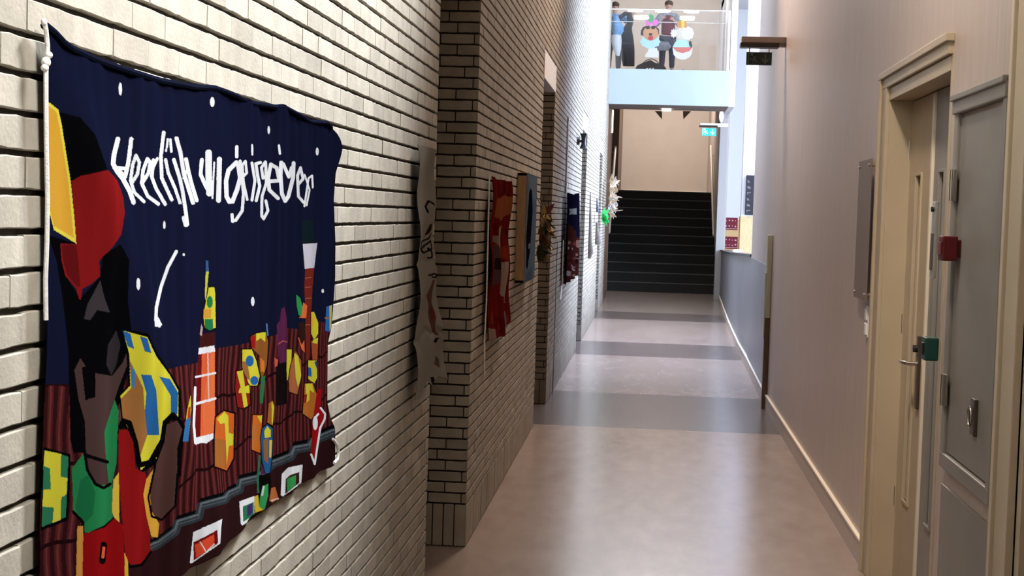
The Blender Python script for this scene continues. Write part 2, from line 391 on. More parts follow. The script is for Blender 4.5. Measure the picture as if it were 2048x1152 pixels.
hd = MB(); hd.box(XD-.014, XD, 6.555, 6.60, 1.0-.14, 1.0+.175, bev=.004); hp = hd.build('handle_plate', DSTEEL, lf)
hd = MB(); hd.tube([(XD-.01, 6.578, 1.055), (XD-.055, 6.578, 1.055), (XD-.062, 6.60, 1.055), (XD-.062, 6.70, 1.052), (XD-.052, 6.715, 1.052)], .0095, 12); hd.build('lever', STEEL, hp, smooth=True)
hd = MB(); hd.tube([(XD-.012, 6.585, 1.12), (XD-.03, 6.585, 1.12)], .016, 14); hd.build('lock_cylinder', BLACK, hp, smooth=True)
for zz in (.35, 1.15, 1.95):
    hd = MB(); hd.tube([(XD-.006, HOY1-.006, zz), (XD-.006, HOY1-.006, zz+.09)], .007, 8); hd.build('hinge', STEEL, dd, smooth=True)

# threshold shadow gap strip along the doors
# next door frame on the right edge of the view
fr = MB(); fr.box(XR-.022, XR+.01, 4.42, 4.60, 0, 2.35, bev=.004); fr.box(XR-.034, XR-.02, 4.565, 4.60, 0, 2.355, bev=.003)
fr.box(XR-.022, XR+.01, 3.25, 4.42, 2.28, 2.35, bev=.004); fr.box(XR-.022, XR+.01, 3.25, 3.42, 0, 2.35, bev=.004); fr.box(XR+.005, XR+.12, 4.37, 4.42, 0, 2.28)
d2 = struct(fr.build('door_2', mat('light_cream_paint', (.66, .56, .43, 1), .4)))
m = MB(); m.box(XD, XD+.04, 3.43, 4.37, .01, 2.27, bev=.002); m.build('door_leaf', CREAMP, d2)

# ------------------------------------------------------------------ wall hatch with ring latch
def WR(px, py): return onX(px, py, XR)
hx = XR
hy1, hy0, hz0, hz1 = 5.44, 4.66, .80, 2.10
ht = empty('wall_hatch', (hx, (hy0+hy1)/2, hz0), 'tall grey wall hatch with raised frame and ring latch, right of the double door', 'hatch')
m = MB(); e = .055
m.box(hx-.022, hx+.004, hy1-e, hy1, hz0, hz1, bev=.005); m.box(hx-.022, hx+.004, hy0, hy0+e, hz0, hz1, bev=.005)
m.box(hx-.0235, hx+.004, hy0-.001, hy1+.001, hz0-.001, hz0+.05, bev=.005); m.box(hx-.030, hx+.004, hy0-.01, hy1+.012, hz1-.055, hz1+.01, bev=.005)
m.box(hx-.04, hx+.004, hy0-.01, hy1+.012, hz1-.01, hz1+.012, bev=.004)
m.build('hatch_frame', GREYP, ht)
m = MB(); m.box(hx-.010, hx-.001, hy0+e+.006, hy1-e-.006, hz0+.056, hz1-.07, bev=.003); hdoor = m.build('hatch_door', GREYP, ht)
for z in (1.02, 1.74):
    m = MB(); m.box(hx-.028, hx-.020, hy1-e-.03, hy1-e+.03, z, z+.11, bev=.002); m.tube([(hx-.032, hy1-e, z), (hx-.032, hy1-e, z+.11)], .008, 10)
    m.build('hinge', STEEL, ht, smooth=True)
pt = WR(1958, 835)
m = MB(); m.box(hx-.0225, hx-.010, pt.y-.03, pt.y+.03, pt.z-.06, pt.z+.06, bev=.003); lt = m.build('latch_plate', DSTEEL, ht)
m = MB(); m.tube([(hx-.03, pt.y+.02*math.sin(a*math.pi/8), pt.z+.032*math.cos(a*math.pi/8)) for a in range(17)], .0045, 8); m.build('latch_ring', STEEL, lt, smooth=True)
# lower access panel below the hatch
m = MB(); m.box(hx-.006, hx-.0005, hy0+.02, hy1+.03, .04, hz0-.07, bev=.002)
tag(m.build('access_panel', GREYP), 'flat grey access panel in the wall under the latched hatch', 'panel')

# call points and holders on the right wall
pt = onX(1898, 497, hx-.045)
t = empty('fire_call_point', (hx, pt.y, pt.z-.05), 'small dark red fire call point box by the upper hinge of the grey hatch', 'alarm box')
m = MB(); m.box(hx-.075, hx-.023, pt.y-.042, pt.y+.042, pt.z-.043, pt.z+.043, bev=.006); m.build('housing', mat('dark_red_plastic', (.10, .006, .009, 1), .4), t)
m = MB(); m.box(hx-.023, hx-.0002, pt.y-.03, pt.y+.03, pt.z-.03, pt.z+.03); m.build('backplate', mat('dark_red_plastic', (0, 0, 0, 1)), t)
m = MB(); m.box(hx-.079, hx-.0745, pt.y-.026, pt.y+.026, pt.z-.022, pt.z+.022, bev=.002); m.build('press_plate', mat('dull_red_plate', (.16, .03, .03, 1), .4), t)
pt = onX(1858, 697, XR-.028)
t = empty('door_release_box', (hx, pt.y, pt.z-.05), 'small green emergency door release box between the double door and the hatch', 'switch box')
m = MB(); m.box(hx-.05, hx-.0005, pt.y-.045, pt.y+.045, pt.z-.043, pt.z+.043, bev=.006); m.build('housing', mat('dark_green_plastic', (.006, .05, .04, 1), .4), t)
m = MB(); m.box(hx-.056, hx-.049, pt.y-.02, pt.y+.02, pt.z-.022, pt.z+.022, bev=.002); m.build('button', BLACK, t)
a = onX(1876, 403, XR); b = onX(1868, 556, XR)
t = empty('key_holder', (hx, a.y, b.z), 'narrow transparent holder with dark strip hanging on grey wall above the green box', 'holder')
m = MB(); m.box(hx-.014, hx-.0005, a.y-.035, a.y+.035, b.z, a.z, bev=.004); m.build('holder_shell', mat('cloudy_acrylic', (.27, .26, .24, 1), .15), t)
m = MB(); m.box(hx-.018, hx-.013, a.y-.018, a.y+.022, b.z+.03, a.z-.12, bev=.002); m.build('insert_strip', mat('dark_grey_card', (.08, .075, .07, 1), .5), t)
m = MB(); m.tube([(hx-.014, a.y, a.z-.03), (hx-.024, a.y, a.z-.03)], .010, 12); m.build('knob', BLACK, t, smooth=True)

# acrylic notice board
a = WR(1742, 318); 
t = empty('notice_board', (hx, 7.55, 1.27), 'blank brownish acrylic notice board on steel standoffs left of the double door', 'notice board')
m = MB(); m.box(hx-.036, hx-.030, 7.32, 7.74, 1.28, 1.965, bev=.002); m.build('acrylic_sheet', mat('smoked_acrylic', (.22, .165, .145, 1), .45, spec=.2), t)
m = MB(); m.box(hx-.030, hx-.0285, 7.36, 7.70, 1.32, 1.93); m.build('paper_sheet', mat('brown_paper', (.22, .165, .14, 1), .8, var=.2, scale=12), t)
for y in (7.36, 7.70):
    for z in (1.31, 1.935):
        m = MB(); m.tube([(hx-.0005, y, z), (hx-.044, y, z)], .008, 10); m.build('standoff', STEEL, t, smooth=True)
pt = WR(1752, 650)
t = empty('light_switch', (hx, 7.42, pt.z-.05), 'small white double light switch on right wall under the notice board', 'light switch')
m = MB(); m.box(hx-.012, hx-.0005, 7.38, 7.46, pt.z-.075, pt.z+.075, bev=.004); m.build('plate', WHITEP, t)
for k in (-1, 1):
    m = MB(); m.box(hx-.02, hx-.011, 7.392, 7.448, pt.z+k*.036-.028, pt.z+k*.036+.028, bev=.003); m.build('rocker', WHITEP, t)

# corner guard strip
t = empty('corner_guard', (hx, 13.35, 0), 'slim vertical metal guard strip with glossy top coloured by greenish light on far right wall corner', 'guard strip')
m = MB(); m.box(hx-.045, hx-.0005, 13.30, 13.37, 0.0, .80, bev=.006); m.build('lower_strip', mat('brown_guard', (.20, .15, .11, 1), .45), t)
m = MB(); m.box(hx-.045, hx-.0005, 13.30, 13.37, .80, 1.53, bev=.006); m.build('upper_strip', mat('greenish_painted_glint', (.80, .92, .84, 1), .15), t)  # greenish light caught by the strip is put into its colour
m = MB(); m.box(hx-.056, hx-.045, 13.30, 13.34, .62, 1.2, bev=.004); m.build('edge_strip', mat('greenish_painted_glint', (0, 0, 0, 1)), t)

# ------------------------------------------------------------------ exit signs with lamps
def exit_sign(name, Y, xw, px0, px1, py_lamp0, py_lamp1, psx0, psx1, psy0, psy1, lit, label, wallx):
    a = onY(px0, py_lamp0, Y); b = onY(px1, py_lamp1, Y); c = onY(psx0, psy0, Y); d = onY(psx1, psy1, Y)
    t = empty(name, (wallx, Y, d.z), label, 'exit sign')
    hm = mat('lamp_housing_lit', (.85, .78, .68, 1), .4) if lit else mat('lamp_housing_brown', (.34, .28, .25, 1), .4)
    h = a.z-b.z
    m = MB(); m.box(a.x, wallx, Y-.06, Y+.06, b.z+h*.42, a.z, bev=.006); m.build('lamp_housing', hm, t)
    m = MB(); m.box(a.x-.03*(b.x-a.x), b.x-.02, Y-.07, Y+.07, b.z, b.z+h*.42, bev=.006); m.build('lamp_rim', mat('dark_brown_trim', (.03, .022, .018, 1), .4), t)
    if wallx > b.x+.01:
        m = MB(); m.box(b.x-.02, wallx, Y-.035, Y+.035, b.z+.01, b.z+h*.7, bev=.005); m.build('wall_bracket', hm, t)
    m = MB(); m.box(c.x, d.x, Y-.012, Y+.012, d.z, c.z, bev=.002)
    if lit: pm = mat('lit_exit_sign_green', (.02, .35, .40, 1), .3, emit=(.04, .45, .55, 1), es=1.0)
    else: pm = mat('unlit_exit_sign_green', (.006, .022, .018, 1), .3)
    pnl = m.build('sign_panel', pm, t)
    for hx_ in (c.x+.02, d.x-.03):
        m = MB(); m.box(hx_, hx_+.01, Y-.008, Y+.008, c.z-.002, b.z+.004); m.build('hanger', STEEL, t)
    W = d.x-c.x; Hh = c.z-d.z; yy = Y-.0125
    pic = mat('lit_pictogram', (.8, .95, .95, 1), .4, emit=(.7, .95, 1, 1), es=.9) if lit else mat('unlit_pictogram', (.09, .12, .11, 1), .4)
    def P(u, v): return (c.x+u*W, yy, d.z+v*Hh)
    m = MB()
    def bar(p, q, r):
        p = Vector(P(*p)); q = Vector(P(*q)); n = (q-p).cross(Vector((0, 1, 0))).normalized()*r*Hh
        m.prism([p+n, q+n, q-n, p-n], (0, -.003, 0))
    bar((.74, .85), (.74, .25), .06); bar((.74, .15), (.61, .5), .055); bar((.74, .15), (.87, .5), .055)   # arrow pointing down
    m.build('arrow', pic, pnl)
    m = MB()                                                                                     # running person and doorway
    bar((.07, .1), (.07, .9), .035); bar((.07, .9), (.24, .9), .035); bar((.24, .9), (.24, .1), .035)
    bar((.20, .62), (.32, .42), .075); bar((.32, .42), (.42, .25), .04); bar((.30, .42), (.22, .12), .04); bar((.23, .62), (.38, .62), .035); bar((.22, .60), (.14, .42), .035)
    m.prism([P(.20+.035*math.cos(k*math.pi/5), .78+.09*math.sin(k*math.pi/5)) for k in range(10)], (0, -.003, 0))
    m.build('running_figure', pic, pnl)
exit_sign('exit_sign', 12.8, XR, 1483, 1562, 74, 97, 1493, 1543, 104, 131, False, 'dark unlit exit sign with down arrow under brown lamp box on right wall', XR)
exit_sign('exit_sign', 30.6, 1.5, 1400, 1437, 246, 255, 1404, 1432, 256, 272, True, 'glowing turquoise exit sign with down arrow hanging before the stairs', 1.5)

# ------------------------------------------------------------------ upper floor edge and stair hall
zb, zt = 3.76, 4.42
m = MB(); m.box(-.95, 1.37, YF, 34.3, zt-.14, zt-.001); struct(m.build('floor_upper', BEIGEW))
m = MB(); m.box(-1.0, 1.39, YF-.05, YF, zb, zt, bev=.004); struct(m.build('trim_6', mat('white_blue_fascia', (.34, .40, .42, 1), .7)))
m = MB(); m.box(-1.0, 1.39, YF, 29.7, zb+.0, zb+.1); struct(m.build('ceiling_under_balcony', mat('brown_soffit', (.20, .15, .13, 1), .7)))
# stairs: eleven risers
N_ST = 11; RZ = .208; TR = .30; Y0 = 33.4
st = empty('staircase', (0, Y0, 0), 'straight flight of eleven charcoal carpeted steps at the corridor end', 'staircase')
for k in range(N_ST):
    m = MB(); y = Y0+k*TR; y1 = y+TR if k < N_ST-1 else y+TR
    m.box(-.97, 1.495, y, Y0+N_ST*TR+.05 if k == N_ST-1 else y+TR, max(0, (k)*RZ-.02), (k+1)*RZ-.0); 
    s_ = m.build('step', CARPET, st)
    m = MB(); m.box(-.965, 1.49, y-.02, y+.035, (k+1)*RZ-.022, (k+1)*RZ+.006, bev=.006); m.build('nosing', NOSING, s_)
ZL = N_ST*RZ
m = MB(); m.box(-2, 3, Y0+N_ST*TR, 42, ZL-.2, ZL-.001); struct(m.build('floor_landing', mat('landing_lino', (.35, .27, .2, 1), .5)))
m = MB(); m.box(-2, 3, 41, 41.15, ZL, 8); struct(m.build('wall_stair_back', BEIGEW))
m = MB(); m.box(-.75, 1.55, 40.97, 41.0, ZL, ZL+.10, bev=.004); struct(m.build('baseboard_stair', HANDW))
m = MB(); m.box(-1.2, -.98, 31.0, 41, 0, 4.3); m.box(-1.2, -.82, 36.8, 41, ZL, 6.4); struct(m.build('wall_stair_left', BROWNW))
m = MB(); m.box(-1.2, -.86, YF+.31, 31.0, 0, zb); struct(m.build('wall_stair_entry', BROWNW))
m = MB(); m.box(1.5, 1.56, 31.2, 41, 0, 6.4); struct(m.build('wall_stair_right', mat('stair_side_wall', (.50, .42, .37, 1), .7)))
m = MB(); m.box(-2, 3, 34.3, 41.2, 6.4, 6.5); struct(m.build('ceiling_stair', WHITEP))
m = MB(); m.box(1.36, 1.53, 31.0, 31.25, 0, 6.2, bev=.01); struct(m.build('trim_7', mat('pale_column_paint', (.42, .40, .39, 1), .5)))
# beams seen below the soffit
for i, (px0, px1, tip) in enumerate(((1310, 1324, 1324), (1366, 1382, 1367))):
    a = onY(px0, 222, 36.5); b = onY(px1, 222, 36.5); c = onY(tip, 238, 36.5)
    m = MB(); m.prism([(a.x, 36.5, a.z), (b.x, 36.5, a.z), (c.x, 36.5, c.z)], (0, .12, 0))
    tag(m.build('ceiling_bracket', mat('brown_soffit', (0, 0, 0, 1))), ('left' if i == 0 else 'right')+' one of two small dark triangular brackets under ceiling above the stairs', 'bracket')
a = onY(1333, 219, 29.3)
m = MB(); m.box(a.x-.09, a.x+.09, 29.2, 29.5, zb-.035, zb, bev=.01); tag(m.build('ceiling_lamp', mat('lamp_glow', (1, 1, 1, 1), .4, emit=(1, .97, .92, 1), es=6)), 'small white rectangular lamp on brown soffit under the balcony', 'lamp')
a = onY(1443, 232, 30.6)
t = empty('wall_light', (1.5, 30.6, a.z-.1), 'white rounded wall light above the turquoise exit sign beside the column', 'lamp')
m = MB(); m.ball((a.x, 30.6, a.z), (.045, .07, .13)); m.build('glowing_shade', mat('globe_glow', (1, 1, 1, 1), .4, emit=(1, 1, 1, 1), es=1.6), t, smooth=True)
m = MB(); m.tube([(a.x+.02, 30.6, a.z), (1.5, 30.62, a.z)], .03, 10); m.build('wall_bracket', mat('grey_plastic', (.3, .3, .32, 1), .5), t, smooth=True)
# handrails
def hand(px0, py0, px1, py1, X, Ya, Yb, label):
    a = onY(px0, py0, Yb); b = onY(px1, py1, Ya); a.x = X; b.x = X
    t = empty('handrail', (X, Ya, b.z), label, 'handrail', None)
    m = MB(); m.tube([b, a], .030, 12); m.build('rail', HANDW, t, smooth=True)
    s = 1 if X > 0 else -1
    for k in (.1, .5, .9):
        p = b.lerp(a, k); m = MB(); m.tube([p, p+Vector((s*.045, 0, -.04)), (1.5 if s > 0 else -.98, p.y, p.z-.04)], .008, 8); m.build('rail_bracket', STEEL, t, smooth=True)
hand(1231, 285, 1221, 465, -.90, 33.6, 37.0, 'pale sloping handrail on the brown wall left of the stairs')
hand(1424, 292, 1424, 470, 1.42, 33.6, 37.0, 'pale sloping handrail on the light wall right of the stairs')
m = MB(); a = onY(1226, 220, 31.0); b = onY(1226, 266, 31.0)
m.box(a.x-.016, a.x+.016, 30.97, 30.99, b.z, a.z, bev=.004); t_ = m.build('strip_lamp', mat('strip_glow', (1, .9, .75, 1), .4, emit=(1, .85, .65, 1), es=2.5)); tag(t_, 'short vertical glowing strip lamp high on brown panel left of the stairs', 'lamp')
m = MB(); m.box(-.98, -.84, 30.99, 31.05, 0, zb); struct(m.build('trim_8', BROWNW))

# ------------------------------------------------------------------ bright hall on the right beyond the low wall
m = MB(); m.box(1.56, 8, 33.0, 33.15, 1.66, ZTOP); struct(m.build('wall_hall_back', mat('hall_white_wall', (.88, .90, .90, 1), .6)))
m = MB(); m.box(1.56, 8, 33.0, 33.15, 0, 1.66); struct(m.build('wall_hall_back_lower', YELW))
m = MB(); m.box(7.5, 7.6, 16.9, 33.0, 0, ZTOP); m.box(1.58, 7.5, 16.9, 17.05, 0, ZTOP); struct(m.build('wall_hall_right', WHITEP))
a = onY(1487, 430, 27.0); 
m = MB(); m.box(1.615, 1.95, 27.0, 27.3, 1.72, ZTOP, mi=0); struct(m.build('wall_pillar', mat('pillar_lavender_white', (.70, .71, .80, 1), .6)))
m = MB(); m.box(1.60, 1.96, 26.98, 27.32, 0, 1.72, bev=.006); struct(m.build('trim_9', OAK))
a = onY(1493, 350, 26.9); b = onY(1506, 430, 26.9)
t = empty('wall_sign', ((a.x+b.x)/2, 26.99, b.z), 'tall black sign board with faint white lines on the pale pillar above wood cladding', 'sign')
m = MB(); m.box(a.x, b.x+.1, 26.94, 26.98, b.z, a.z, bev=.003); m.build('board', mat('black_sign_board', (.01, .01, .014, 1), .5), t)
for k in range(6):
    z = a.z-.1-k*.105; m = MB(); m.box(a.x+.02, a.x+.05+.02*(k % 3), 26.936, 26.9405, z-.008, z+.008); m.box(a.x+.03, a.x+.045+.02*((k+1) % 3), 26.936, 26.9405, z-.035, z-.0075)
    m.build('text_line', mat('grey_lettering', (.10, .10, .12, 1), .6), t)
for i, (y0_, y1_) in enumerate(((435, 460), (473, 498))):
    a = onY(1449, y0_, 32.95); b = onY(1475, y1_, 32.95)
    t = empty('poster', ((a.x+b.x)/2, 32.99, b.z), ('upper' if i == 0 else 'lower')+' of two dark red posters with white figures on the ochre wall', 'poster')
    m = MB(); m.box(a.x, b.x, 32.985, 32.999, b.z, a.z); m.build('sheet', mat('dark_red_paper', (.22, .012, .03, 1), .6), t)
    random.seed(3+i)
    for r in range(2):
        for k in range(4):
            cx = a.x+(.15+.23*k)*(b.x-a.x); cz = b.z+(.32+.42*r)*(a.z-b.z)+random.uniform(-.01, .01); rr = random.uniform(.010, .022)
            m = MB(); m.prism([(cx+rr*math.cos(q*math.pi/3), 32.9845, cz+rr*.9*math.sin(q*math.pi/3)) for q in range(6)], (0, -.003, 0)); m.build('white_figure', mat('pale_pink_print', (.75, .55, .55, 1), .6), t)
    m = MB(); m.box(a.x+.01, b.x-.01, 32.980, 32.984, b.z+.02, b.z+.03); m.build('text_line', mat('pale_pink_print', (.75, .55, .55, 1), .6), t)
a = onY(1478, 500, 24.0)
random.seed(5)
m = MB()
for k in range(3): m.box(1.30+.012*k, 1.42+.01*k, 23.2+.06*k, 23.7+.05*k, 1.157+.012*k, 1.168+.012*k, bev=.002)
tag(m.build('paper_stack', WHITEP), 'small stack of white papers lying on the dark ledge of the low wall', 'papers')

# ------------------------------------------------------------------ upper floor room
m = MB(); m.box(-2.2, 1.6, 34.2, 34.3, zt, 8); struct(m.build('wall_upper_back', PEACHW))
m = MB(); m.box(-2.2, -2.05, YF, 34.3, zt, 8); m.box(1.39, 1.5, YF, 34.3, zb, 8); struct(m.build('wall_upper_sides', WHITEP))
m = MB(); m.box(-2.2, -.95, YF+.31, 34.3, zt-.14, zt-.001); m.box(-2.3, 1.6, YF+.2, 34.3, 7.6, 7.7); m.box(-2.3, 1.6, YF+.2, YF+.3, ZTOP+.4, 7.7); struct(m.build('ceiling_upper', WHITEP))
rt = onY(1330, 21, YF-.02)
bt_ = empty('glass_balustrade', (0.2, YF+.02, zt), 'clear glass balustrade with thin white handrail and post along the upper floor edge', 'balustrade')
m = MB(); m.box(-.93, 1.33, YF-.028, YF-.016, zt+.004, rt.z); m.build('glass_panel', GLASS, bt_)
m = MB(); m.box(-.94, 1.36, YF-.04, YF-.004, rt.z, rt.z+.018, bev=.004); m.build('top_rail', WHITEP, bt_)
m = MB(); m.box(1.325, 1.365, YF-.045, YF+.005, zt, rt.z, bev=.004); m.build('end_post', WHITEP, bt_)
m = MB(); a = onY(1370, 46, YF+.2); m.box(-.9, 1.3, YF+.15, YF+.165, a.z-.007, a.z+.007, bev=.002)
m.box(1.30, 1.325, YF+.145, YF+.17, zt, a.z+.01); m.box(-.93, -.905, YF+.145, YF+.17, zt, a.z+.01)
m.build('inner_rail', HANDW, bt_)
# round ceiling lamps over the far corridor; the glass mirrors them
GLOW = mat('disc_lamp_glow', (1, 1, 1, 1), .4, emit=(1, .98, .95, 1), es=60)
def disc_lamp(x, y):
    t = empty('ceiling_disc_lamp', (x, y, 6.0), 'round white ceiling lamp mirrored in the balcony glass', 'lamp', 'round lamps on the far corridor ceiling')
    m = MB(); m.tube([(x, y, 6.02), (x, y, 6.08)], .16, 24); m.build('diffuser', GLOW, t, smooth=True)
    m = MB(); m.tube([(x, y, 6.08), (x, y, 6.199)], .175, 24); m.build('lamp_ring', WHITEP, t, smooth=True); return t
for x, w_ in ((-.46, 'leftmost'), (.12, 'middle'), (.72, 'rightmost')): disc_lamp(x, 24.5)['label'] = w_+' of three round ceiling lamps mirrored along the balcony handrail'
for x, w_ in ((-.34, 'left'), (.66, 'right')): disc_lamp(x, 23.3)['label'] = w_+' of two round ceiling lamps mirrored lower in the balcony glass'

# ------------------------------------------------------------------ printed and painted hangings
def project(Y, Z, X):
    """where a wall point lands on the measured drawing (numpy)"""
    d = np.stack([np.zeros_like(Y)+X, Y, Z-H], -1)
    R3 = np.array(ROT.transposed())
    c = d @ R3.T
    return 1024+F*c[..., 0]/-c[..., 2], 576-F*c[..., 1]/-c[..., 2]
def inside(px, py, poly):
    poly = np.asarray(poly, float); m = np.zeros(px.shape, bool)
    sel = (px >= poly[:, 0].min()) & (px <= poly[:, 0].max()) & (py >= poly[:, 1].min()) & (py <= poly[:, 1].max())
    x = px[sel]; y = py[sel]; r = np.zeros(x.shape, bool); n = len(poly)
    for i in range(n):
        x0, y0 = poly[i]; x1, y1 = poly[(i+1) % n]
        if y0 == y1: continue
        c = ((y0 > y) != (y1 > y)) & (x < (x1-x0)*(y-y0)/(y1-y0)+x0); r ^= c
    m[sel] = r; return m
def near_line(px, py, pts, w):
    m = np.zeros(px.shape, bool); pts = np.asarray(pts, float); r = w/2
    for (a, b) in zip(pts[:-1], pts[1:]):
        lo = np.minimum(a, b)-r; hi = np.maximum(a, b)+r
        sel = (px >= lo[0]) & (px <= hi[0]) & (py >= lo[1]) & (py <= hi[1])
        x = px[sel]; y = py[sel]; d = b-a; L2 = max(1e-9, d@d); t = np.clip(((x-a[0])*d[0]+(y-a[1])*d[1])/L2, 0, 1)
        q = (x-a[0]-t*d[0])**2+(y-a[1]-t*d[1])**2 <= r*r; mm = m[sel]; mm |= q; m[sel] = mm
    return m
DYE = 0.50                                                     # strength of the printing dyes
def lin(c): return np.array([s2l(v) for v in c])*DYE
class Print:
    def __init__(s, px, py, base): s.px, s.py = px, py; s.c = np.zeros(px.shape+(3,)); s.c[:] = lin(base)
    def poly(s, pts, col, sc=1, off=(0, 0)): s.c[inside(s.px, s.py, [(x*sc+off[0], y*sc+off[1]) for x, y in pts])] = lin(col)
    def line(s, pts, w, col, sc=1, off=(0, 0)): s.c[near_line(s.px, s.py, [(x*sc+off[0], y*sc+off[1]) for x, y in pts], w*sc)] = lin(col)
    def dot(s, x, y, rx, ry, col): s.c[((s.px-x)/rx)**2+((s.py-y)/ry)**2 <= 1] = lin(col)
def resample(pts, n):
    pts = np.array(pts, float); d = np.r_[0, np.cumsum(np.linalg.norm(np.diff(pts, axis=0), axis=1))]; t = np.linspace(0, d[-1], n)
    return np.stack([np.interp(t, d, pts[:, k]) for k in range(pts.shape[1])], -1)
def wallpts(pp, X): return [(lambda v: (v.y, v.z))(onX(x, y, X)) for x, y in pp]
def sheet_grid(top, bot, left, right, nu, nv):
    """Coons patch between four boundary polylines (Y,Z); rows go down, columns go along the wall"""
    T = resample(top, nu); B = resample(bot, nu); Lf = resample(left, nv); Rt = resample(right, nv)
    u = np.linspace(0, 1, nu)[None, :, None]; v = np.linspace(0, 1, nv)[:, None, None]
    return (1-v)*T[None]+v*B[None]+(1-u)*Lf[:, None]+u*Rt[:, None]-((1-u)*(1-v)*T[0]+u*(1-v)*T[-1]+(1-u)*v*B[0]+u*v*B[-1])
def sheet_object(name, G, X, disp, col, m_, parent=None, thick=.0012):
    nv, nu = G.shape[:2]; co = np.stack([X+disp, G[..., 0], G[..., 1]], -1).reshape(-1, 3)
    idx = np.arange(nv*nu).reshape(nv, nu); q = np.stack([idx[:-1, :-1], idx[1:, :-1], idx[1:, 1:], idx[:-1, 1:]], -1).reshape(-1, 4)
    me = bpy.data.meshes.new(name); me.vertices.add(len(co)); me.vertices.foreach_set('co', co.ravel())
    me.loops.add(q.size); me.loops.foreach_set('vertex_index', q.ravel().astype(np.int32)); me.polygons.add(len(q))
    me.polygons.foreach_set('loop_start', np.arange(0, q.size, 4, dtype=np.int32)); me.update(calc_edges=True)
    at = me.color_attributes.new('print', 'FLOAT_COLOR', 'POINT'); c4 = np.concatenate([col.reshape(-1, 3), np.ones((len(co), 1))], 1)
    at.data.foreach_set('color', c4.ravel().astype(np.float32)); me.polygons.foreach_set('use_smooth', [True]*len(q)); me.materials.append(m_)
    o = bpy.data.objects.new(name, me); C.objects.link(o)
    md = o.modifiers.new('thickness', 'SOLIDIFY'); md.thickness = thick; md.offset = 0
    if parent: o.parent = parent; o.matrix_parent_inverse = Matrix.Translation(parent.location).inverted()
    return o
CLOTH = attr_mat('printed_cloth', .85, .25, 500)
PAPER = attr_mat('painted_paper', .7, .2, 200)
CORD = mat('white_cotton_cord', (.78, .76, .74, 1), .8, var=.1, scale=80, bump=.5, bscale=300)

# --- the big banner
top = [(83, 44), (95, 50), (103, 66), (125, 88), (182, 111), (250, 138), (323, 158), (380, 170), (427, 172), (461, 186), (501, 203), (547, 211), (565, 209), (589, 225), (620, 241), (650, 243), (660, 252)]
right = [(660, 252), (672, 268), (682, 295), (675, 320), (669, 346), (666, 398), (668, 486), (667, 555), (664, 611), (661, 655), (655, 686), (653, 805), (657, 838), (664, 858), (667, 928)]
bot = [(80, 1345), (130, 1300), (200, 1250), (300, 1185), (350, 1151), (379, 1129), (440, 1087), (482, 1051), (511, 1025), (563, 995), (602, 967), (634, 946), (667, 928)]
left = [(83, 44), (84, 120), (90, 300), (93, 480), (92, 700), (88, 780), (84, 900), (80, 1060), (80, 1345)]
XB = XL+.012
G = sheet_grid(wallpts(top, XB), wallpts(bot, XB), wallpts(left, XB), wallpts(right, XB), 1000, 760)
px, py = project(G[..., 0], G[..., 1], XB)
Yg, Zg = G[..., 0], G[..., 1]
ug = np.broadcast_to(np.linspace(0, 1, 1000)[None], px.shape); vg = np.broadcast_to(np.linspace(0, 1, 760)[:, None], px.shape)
fold = .0048*np.sin(Yg*2*np.pi/.23+1.3*np.sin(Zg*3))*(.35+.65*vg)+.0018*np.sin(Yg*2*np.pi/.083+2*Zg)*(.5+.5*np.sin(Yg*7+Zg*2))+.0005*np.sin(Yg*110+Zg*9)*(1-vg)
d1 = np.abs((px-95)-(py-60)*.30)/ (30+py*.04); diag = .020*np.exp(-d1**2)*(vg < 1)          # long drape from the top left corner
fold = fold+diag*np.clip(vg*5, 0, 1)+.010*np.exp(-((ug-.10)/.03)**2)*np.clip(vg*2-.4, 0, 1)
fold += .002*np.sin(ug*2*np.pi*6)*np.exp(-vg*10)
fold = fold-fold.min()*.6
px, py = project(Yg, Zg, XB+fold)
P = Print(px, py, (22, 25, 50))
# roof field with ribs and tile courses
roof = [(60, 768), (138, 768), (250, 760), (341, 737), (400, 724), (431, 697), (487, 688), (550, 670), (575, 656), (594, 658), (637, 642), (656, 648), (700, 640), (700, 1400), (60, 1400)]
P.poly(roof, (84, 34, 36))
rm = inside(px, py, roof)
wob = .004*np.sin(Zg*40)+.003*np.sin(Yg*23+Zg*31)
rib = (np.sin((Yg+wob)*2*np.pi/.034) < -.35) & rm; P.c[rib] = lin((52, 20, 24))
rib = (np.sin((Yg+wob)*2*np.pi/.034) > .8) & rm; P.c[rib] = lin((112, 52, 50))
crs = ((Zg+.006*np.sin(Yg*30)) % .115 < .006) & rm; P.c[crs] = lin((35, 14, 17))
gut = [(40, 1215), (200, 1130), (318, 1078), (350, 1054), (355, 1038), (397, 1025), (402, 1003), (450, 990), (457, 980), (479, 970), (481, 956), (515, 948), (544, 919), (563, 912), (582, 904), (589, 890), (618, 885), (624, 874), (663, 857), (690, 850)]
P.poly(gut+[(700, 1400), (40, 1500)], (48, 24, 26))
P.line([(x, y-3) for x, y in gut], 7, (12, 12, 15)); P.line([(x, y+9) for x, y in gut], 17, (52, 60, 66)); P.line([(x, y+4) for x, y in gut], 4, (104, 112, 118)); P.line([(x, y+11) for x, y in gut], 2.5, (82, 90, 96))
K = (9, 9, 12); YL = (222, 214, 62); RD = (150, 24, 26); TAN = (165, 112, 62); OR = (214, 104, 46); BL = (44, 104, 168); GR = (40, 130, 76); BR = (78, 58, 56); WH = (246, 248, 255)
